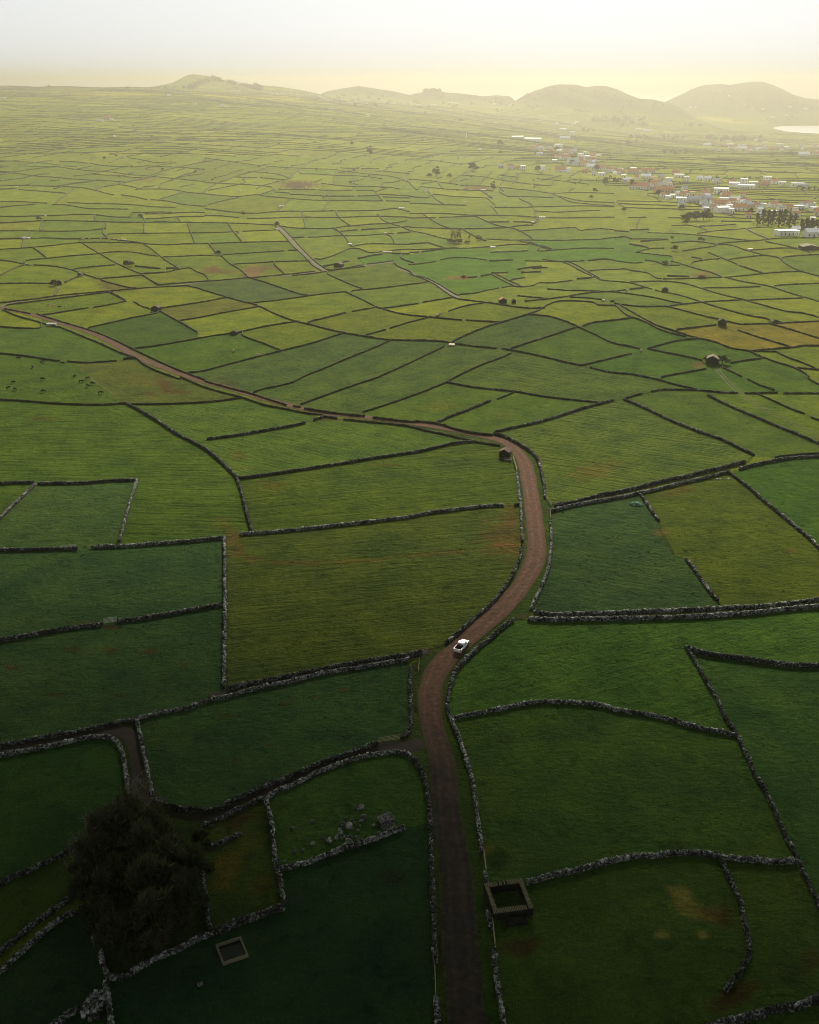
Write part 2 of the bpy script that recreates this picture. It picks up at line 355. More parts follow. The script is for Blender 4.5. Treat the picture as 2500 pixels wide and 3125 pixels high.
# near walls: height, thickness, material, points, label
NEAR = [
(1.2,.8,'stone',"S -30 2718 0 2702 27 2682 72 2664 108 2648 170 2618 232 2587","dark wall along the top of the yellowish grass strip at bottom left"),
(1.2,.8,'stone',"S -30 2930 0 2911 22 2886 47 2871 87 2835 123 2806 156 2784 188 2762 217 2740 240 2728","wall between the yellowish grass strip and the narrow ditch below it"),
(1.1,.8,'lichen',"S -30 2990 0 2969 36 2933 80 2893 127 2851 167 2818 203 2795 232 2782","lichened wall on the lower side of the ditch under the grass strip"),
(1.1,.7,'lichen',"S 283 2802 284 2849 292 2882","short broken wall stub left of the dark trees"),
(1.1,.8,'lichen',"S 310 2904 313 2940 326 2969 332 2990","broken wall running down the left edge of the dark trees to the corner"),
(1.2,.9,'lichen',"S 319 2998 330 3034 335 3077 342 3128 347 3175","pale wall running out of the bottom edge below the trees' corner"),
(1.2,1.0,'lichen',"S 337 2982 384 2982 417 2958 456 2936 485 2920 540 2900 572 2882 605 2864 645 2852","mossy pale wall along the foot of the dark trees"),
(1.1,1.6,'lichen',"S 150 3150 174 3125 203 3099 235 3079","thick rubble bank of pale stones at the bottom left edge"),
(1.3,.9,'lichen',"S 813 2440 821 2476 830 2516 833 2549 839 2596 842 2632 846 2650 857 2690 860 2722 868 2748","pale wall forming the right side of the ochre rough enclosure"),
(1.9,1.0,'stone',"S 868 2766 821 2782 784 2797 734 2812 697 2829 655 2850","tall dark wall closing the ochre enclosure above the water tank"),
(1.1,.8,'stone',"S 618 2665 622 2700 629 2740 634 2800 645 2835","wall between the dark trees and the ochre enclosure"),
(1.4,.8,'lichen',"S 852 2652 879 2648 918 2638 962 2624 1009 2606 1060 2586 1110 2571 1161 2553 1205 2535 1236 2524","pale topped wall below the scattered boulders, ending before the road"),
(1.4,.9,'stone',"S 1154 2268 1110 2284 1045 2306 987 2326 926 2352 857 2381 806 2403 752 2425 708 2447 672 2467 625 2475 565 2470 529 2463 493 2454 471 2437","long dark wall on the upper side of the sunken lane from the road"),
(.9,1.2,'stone',"S 1254 2035 1251 2080 1252 2120 1254 2190 1250 2228 1238 2243 1224 2252","low grassy bank curving beside the road above the lane mouth"),
(1.0,.9,'lichen',"S 1255 2309 1237 2298 1219 2295 1183 2297 1154 2302 1132 2304 1100 2311 1067 2320 1024 2337 991 2349 962 2360 933 2377 904 2391 875 2404 846 2413 828 2427 813 2438","white bouldery wall on the lower side of the sunken lane from the road"),
(1.1,.9,'stone',"S 806 2437 784 2444 748 2462 716 2476 687 2493 647 2511 625 2516","dark wall along the top of the ochre enclosure"),
(.8,.8,'stone',"S 737 2544 712 2555 668 2573 632 2588","low tumbled wall inside the ochre enclosure"),
(1.3,1.2,'stone',"S 1257 2311 1268 2322 1286 2346 1297 2382 1306 2429 1312 2476 1315 2530 1317 2585 1319 2650 1321 2722 1324 2795 1326 2867 1329 2940","long grassed wall along the left edge of the dark road"),
(1.3,1.2,'lichen',"S 1330 3046 1333 3077 1335 3125 1338 3180","stone wall left of the road at the very bottom of the frame"),
(1.2,.9,'lichen',"S 1364 2150 1370 2175 1380 2201 1399 2244 1413 2284 1424 2324 1435 2353 1446 2404 1453 2458 1460 2512 1467 2559 1471 2600","pale curving wall right of the dark road, ending at the gate above the roofless ruin"),
(1.2,1.0,'lichen',"S 1482 2666 1485 2698","short pale wall stub at the upper left corner of the roofless ruin"),
(1.4,1.0,'lichen',"S 1608 2692 1630 2687 1667 2676 1714 2665 1757 2658 1815 2641 1866 2627 1904 2620 1947 2612 2002 2612 2056 2603 2121 2603 2176 2609 2212 2618 2266 2623 2328 2627 2382 2631 2431 2627","long arching lichened wall running right from the roofless ruin"),
(1.1,.7,'stone',"S 2241 2230 2252 2252 2266 2281 2284 2317 2302 2361 2324 2393 2342 2429 2364 2473 2382 2516 2400 2556 2418 2589 2433 2621 2446 2652 2462 2683 2476 2712 2491 2741 2500 2766 2525 2810","thin dark wall falling to the lower right edge from the three wall corner"),
(1.1,.9,'stone',"S 2207 2620 2212 2652 2226 2677 2241 2710 2259 2746 2266 2790 2273 2826 2284 2869 2284 2913 2273 2942 2252 2971 2230 3000 2215 3021","hooked pale wall ending in the pasture at lower right"),
(2.0,1.2,'stone',"S 2120 3160 2212 3128 2266 3106 2328 3092 2382 3077 2437 3070 2469 3055 2500 3046 2550 3026","tall wall with dark face cutting the bottom right corner"),
(1.2,.9,'lichen',"S 1507 2893 1509 2933 1513 2969 1520 3009 1525 3048 1531 3085 1536 3125 1547 3180","pale speckled wall right of the road below the roofless ruin"),
(1.2,.9,'stone',"S 1490 2786 1494 2810 1499 2830","short wall between the roofless ruin and the gate below it"),
(1.2,.9,'lichen',"S 1382 2194 1413 2185 1467 2176 1522 2165 1562 2157 1598 2148 1649 2142 1721 2143 1793 2148 1844 2154 1875 2166 1922 2173 1984 2182 2038 2195 2092 2209 2147 2224 2201 2234 2240 2243","long arched lichened wall across the right pasture below the pickup"),
(1.2,.8,'stone',"S 2241 2228 2223 2206 2208 2181 2197 2150 2179 2119 2161 2090 2143 2058 2125 2025 2107 1996 2094 1975","wall climbing steeply from the three wall corner to the pointed corner"),
(1.7,1.1,'stone',"S 2096 1978 2129 1988 2183 2000 2237 2006 2292 2014 2346 2022 2418 2030 2500 2031 2550 2031","thick dark wall running right from the pointed corner"),
(1.5,1.1,'lichen',"S 1630 1869 1685 1876 1757 1875 1830 1873 1875 1872 1947 1868 2056 1864 2147 1861 2219 1856 2292 1854 2364 1848 2437 1840 2500 1830 2550 1822","upper of the close pair of walls right of the pickup"),
(1.5,1.0,'lichen',"S 1612 1889 1685 1892 1757 1891 1875 1889 1984 1887 2092 1883 2201 1877 2310 1870 2400 1859 2500 1851 2550 1844","lower of the close pair of walls right of the pickup"),
(1.1,.8,'stone',"S 2094 1708 2118 1737 2143 1773 2169 1809 2192 1833","short slanting wall standing alone between blue green and olive pasture"),
(1.1,.8,'lichen',"S 1679 1592 1681 1617 1683 1650 1681 1683 1676 1722 1667 1755 1652 1791 1634 1828 1620 1859","pale wall right of the red road along the blue green pasture"),
(1.2,.9,'stone',"S 1569 1891 1540 1909 1511 1935 1486 1956 1453 1982 1428 2007 1402 2032 1388 2058 1377 2083 1370 2116 1366 2152","curved wall right of the red road beside the pickup"),
(1.0,.8,'lichen',"S 1578 1444 1581 1476 1585 1512 1589 1556 1592 1603 1594 1652","pale wall left of the red road below the tiled hut"),
(1.0,.8,'stone',"S 1592 1666 1590 1690 1581 1719 1565 1751 1547 1784 1522 1817 1500 1842 1467 1871 1435 1900 1402 1929 1360 1964","wall left of the red road curving down to the pickup"),
(1.2,.8,'lichen',"S 734 1630 788 1627 860 1621 933 1614 1005 1606 1078 1598 1150 1590 1250 1577 1304 1566 1359 1559 1431 1550 1504 1543 1537 1543","long wall above the big striped olive field, stopping short of the road"),
(1.1,.8,'stone',"S 1571 1541 1585 1540","tiny wall stub between the road wall and the field gap"),
(1.2,.8,'stone',"S 386 1230 435 1257 489 1290 543 1326 587 1348 625 1369 654 1391 679 1413 701 1435 719 1453 730 1478 741 1514 750 1551 759 1587 768 1622","long curved wall sweeping down left of the road to the field gap"),
(1.2,.8,'stone',"S 728 1460 770 1455 842 1445 915 1434 987 1423 1060 1412 1132 1399 1205 1389 1286 1376 1341 1363 1395 1352 1446 1347","long straight wall rising right towards the tiled hut"),
(1.3,.9,'stone',"S 632 1340 697 1332 770 1321 824 1311 879 1302 933 1290","free standing wall below the road with open ground at both ends"),
(1.2,.9,'stone',"S 957 1282 978 1275 998 1270","short wall linking to the road right of the free standing wall"),
(1.1,.8,'stone',"S 1000 1271 1029 1277","short wall on the road's lower side left of the brown gateway"),
(1.2,.8,'hedge',"S 1049 1279 1132 1288 1205 1295 1250 1301 1304 1315 1359 1326 1413 1339 1467 1351 1525 1360","wall on the road's lower side from the brown gateway to the tiled hut"),
(1.6,1.1,'hedge',"S 929 1246 987 1256 1060 1265 1114 1270","thick overgrown wall on the road's upper side, left of two gateways"),
(1.6,1.1,'hedge',"S 1138 1274 1205 1282 1250 1287 1286 1287 1341 1294 1395 1311 1449 1322 1504 1328","thick overgrown wall on the road's upper side before the bend"),
(1.4,1.0,'stone',"S 1506 1324 1540 1333 1576 1351 1612 1372 1634 1392 1647 1420 1654 1453 1661 1485 1663 1516","wall on the outside of the road bend opposite the tiled hut"),
(1.8,1.2,'stone',"S 1692 1545 1757 1533 1830 1513 1875 1505 1947 1489 2020 1469 2092 1455 2165 1437 2237 1419 2274 1411","thick upper wall of the sunken lane leaving the road to the right"),
(1.3,.9,'lichen',"S 1680 1561 1721 1550 1793 1535 1875 1521 1947 1506 2020 1490 2092 1472 2165 1456","lower wall of the sunken lane leaving the road to the right"),
(1.3,.9,'stone',"S 2166 1456 2201 1445 2228 1441","short wall at the right end of the sunken lane"),
(1.3,.9,'stone',"S 2255 1432 2310 1417 2382 1403 2437 1396 2500 1394 2550 1393","wall continuing the sunken lane to the right edge, lower of two"),
(1.5,1.0,'hedge',"S 2364 1396 2418 1389 2500 1384 2550 1382","dark wall at the right edge just above the lane wall"),
(1.2,.9,'stone',"S 2226 1443 2255 1465 2292 1494 2328 1526 2382 1570 2426 1606 2473 1646 2500 1674 2535 1704","diagonal wall falling right along the deep green field"),
(1.0,.8,'stone',"S 1953 1508 1976 1541 1995 1570 2009 1588","short wall fading out into the olive pasture below the sunken lane"),
(1.2,.9,'stone',"S 1904 1219 1947 1236 2002 1262 2056 1287 2129 1316 2201 1341 2255 1367 2302 1389","long wall falling right along the big striped field right of the road"),
(1.2,.9,'stone',"S 2161 1207 2219 1236 2292 1267 2364 1298 2437 1327 2500 1354 2550 1373","long wall falling right below the twin wheel track"),
(1.2,.9,'stone',"S 1904 1218 1933 1208 1962 1201","short wall rising right from the corner of the big striped field"),
(1.3,.9,'stone',"S 1987 1195 2020 1189 2074 1189 2136 1191 2201 1197 2252 1199","flat arched wall left of the twin wheel track"),
(1.2,.9,'stone',"C 1520 1300 1620 1325 1725 1345|S 1930 1142 2002 1157 2056 1172 2110 1184 2140 1192","wall falling right into the flat arched wall"),
(1.3,.9,'hedge',"S 2272 1200 2320 1199 2373 1198","level wall right of the twin wheel track"),
(1.3,.9,'hedge',"S 2391 1200 2500 1200 2550 1200","level wall reaching the right edge beyond the narrow gap"),
(1.3,.9,'hedge',"S 2281 1156 2317 1174 2364 1190","short wall falling right onto the level wall by the wheel track"),
(1.3,.9,'hedge',"S 2310 1200 2364 1225 2418 1249 2456 1262","wall falling right beneath the level wall near the right edge"),
(1.3,.9,'hedge',"S 2475 1273 2500 1282 2540 1294","wall end at the right edge below the narrow field gap"),
(1.3,.9,'hedge',"S 2462 1150 2469 1157 2500 1173 2540 1190","wall at the right edge above the level wall"),
(1.2,.8,'stone',"S 1511 1318 1576 1303 1649 1287 1721 1265 1793 1242 1873 1221","long wall rising right from the outside of the road bend"),
(1.2,.8,'stone',"S 1362 1166 1431 1179 1504 1188 1576 1195 1649 1208 1721 1217 1830 1228","long wall falling gently right above two fields at the road bend"),
(1.1,.8,'stone',"S 1569 1196 1545 1207 1518 1217","short wall with a gap, dropping left between two fields at the bend"),
(1.1,.8,'stone',"S 1496 1223 1431 1250 1377 1270 1337 1288","wall dropping left to the overgrown wall before the road bend"),
(1.2,.8,'hedge',"C 850 1183 750 1225 600 1280 390 1380|S 1362 1166 1304 1190 1250 1210 1205 1226 1150 1244 1107 1257","third of the long parallel walls slanting down to the road"),
(1.2,.8,'hedge',"C 290 1125 150 1190 0 1262|S 1150 1152 1096 1170 1024 1195 969 1215 918 1234","second of the long parallel walls slanting down to the road"),
(1.3,.9,'hedge',"S 895 1239 918 1242","stub between two gateways on the road's upper side"),
(1.2,.8,'hedge',"B 1580 1065 1400 1145 1200 1225 1000 1310 860 1365|S 893 1166 842 1179 806 1186 774 1197","first of the long parallel walls slanting down to the road"),
(1.3,.9,'hedge',"S 625 1163 697 1183 763 1200 824 1220 875 1236","overgrown wall on the road's upper side beside the brown pasture"),
(1.2,.8,'hedge',"S 550 1150 625 1181 690 1200 741 1213 806 1235 879 1249 933 1260 987 1266","wall on the road's lower side under the brown pasture"),
(1.3,.9,'hedge',"S -30 1215 0 1219 72 1223 145 1229 217 1233 290 1235 344 1233 386 1230","level wall under the black cows"),
(1.3,.9,'hedge',"S 395 1233 471 1233 543 1231 625 1227 679 1222 741 1213","wall under the brown trodden pasture up to the road"),
(1.2,.8,'stone',"S -30 1476 0 1476 54 1473 109 1473","thin wall running to the left edge from the pale sloping wall"),
(1.2,.8,'stone',"S 116 1476 181 1475 254 1474 326 1468 417 1465","straight wall along the top of the cool green field at left"),
(1.2,.9,'lichen',"S 109 1478 72 1514 36 1547 0 1583 -30 1612","pale wall sloping down to the left edge from the cool green field"),
(1.2,.8,'lichen',"S 419 1467 402 1518 384 1580 365 1650","pale wall forming the right side of the cool green field at left"),
(1.2,.8,'stone',"S -30 1679 0 1679 72 1678 145 1676 237 1674","dark wall at the left edge with a gate leaning on it"),
(1.2,.8,'lichen',"S 279 1670 326 1668 380 1667 453 1661 525 1656 625 1647 688 1640","pale wall below the cool green field ending at the field gap"),
(1.2,.8,'lichen',"S 688 1642 685 1655 686 1722 687 1813 687 1904 685 1994 685 2085 683 2100","vertical pale wall left of the big striped olive field"),
(1.2,.8,'stone',"S -30 1959 0 1955 72 1942 145 1929 217 1917 313 1905","wall left of the five bar gate in the dark left pastures"),
(1.2,.8,'stone',"S 360 1896 435 1888 507 1875 580 1862 625 1855 680 1845","wall right of the five bar gate in the dark left pastures"),
(1.7,1.0,'stone',"S 694 2102 770 2087 842 2073 951 2051 1060 2029 1168 2011 1250 2000 1288 1990","tall dark wall along the bottom of the big striped olive field"),
(1.2,.9,'lichen',"S 420 2194 471 2181 525 2170 580 2159 625 2141 697 2125 788 2101 879 2082 951 2063 1024 2049 1096 2038 1168 2025 1250 2014","long pale topped wall just below the tall dark wall"),
(1.2,.9,'stone',"S -30 2280 0 2276 72 2264 145 2249 217 2237 290 2222 344 2209 413 2195","upper wall of the muddy track at the left edge"),
(1.2,.9,'lichen',"S -30 2310 0 2306 72 2293 145 2279 217 2263 290 2250 326 2250 355 2262 371 2287 380 2322 386 2362 389 2398 391 2431","pale wall bending round the inside of the muddy track"),
(1.2,.9,'lichen',"S 417 2194 427 2235 437 2290 447 2333 457 2384 467 2420","pale wall on the right of the muddy track by the bare trees"),
]
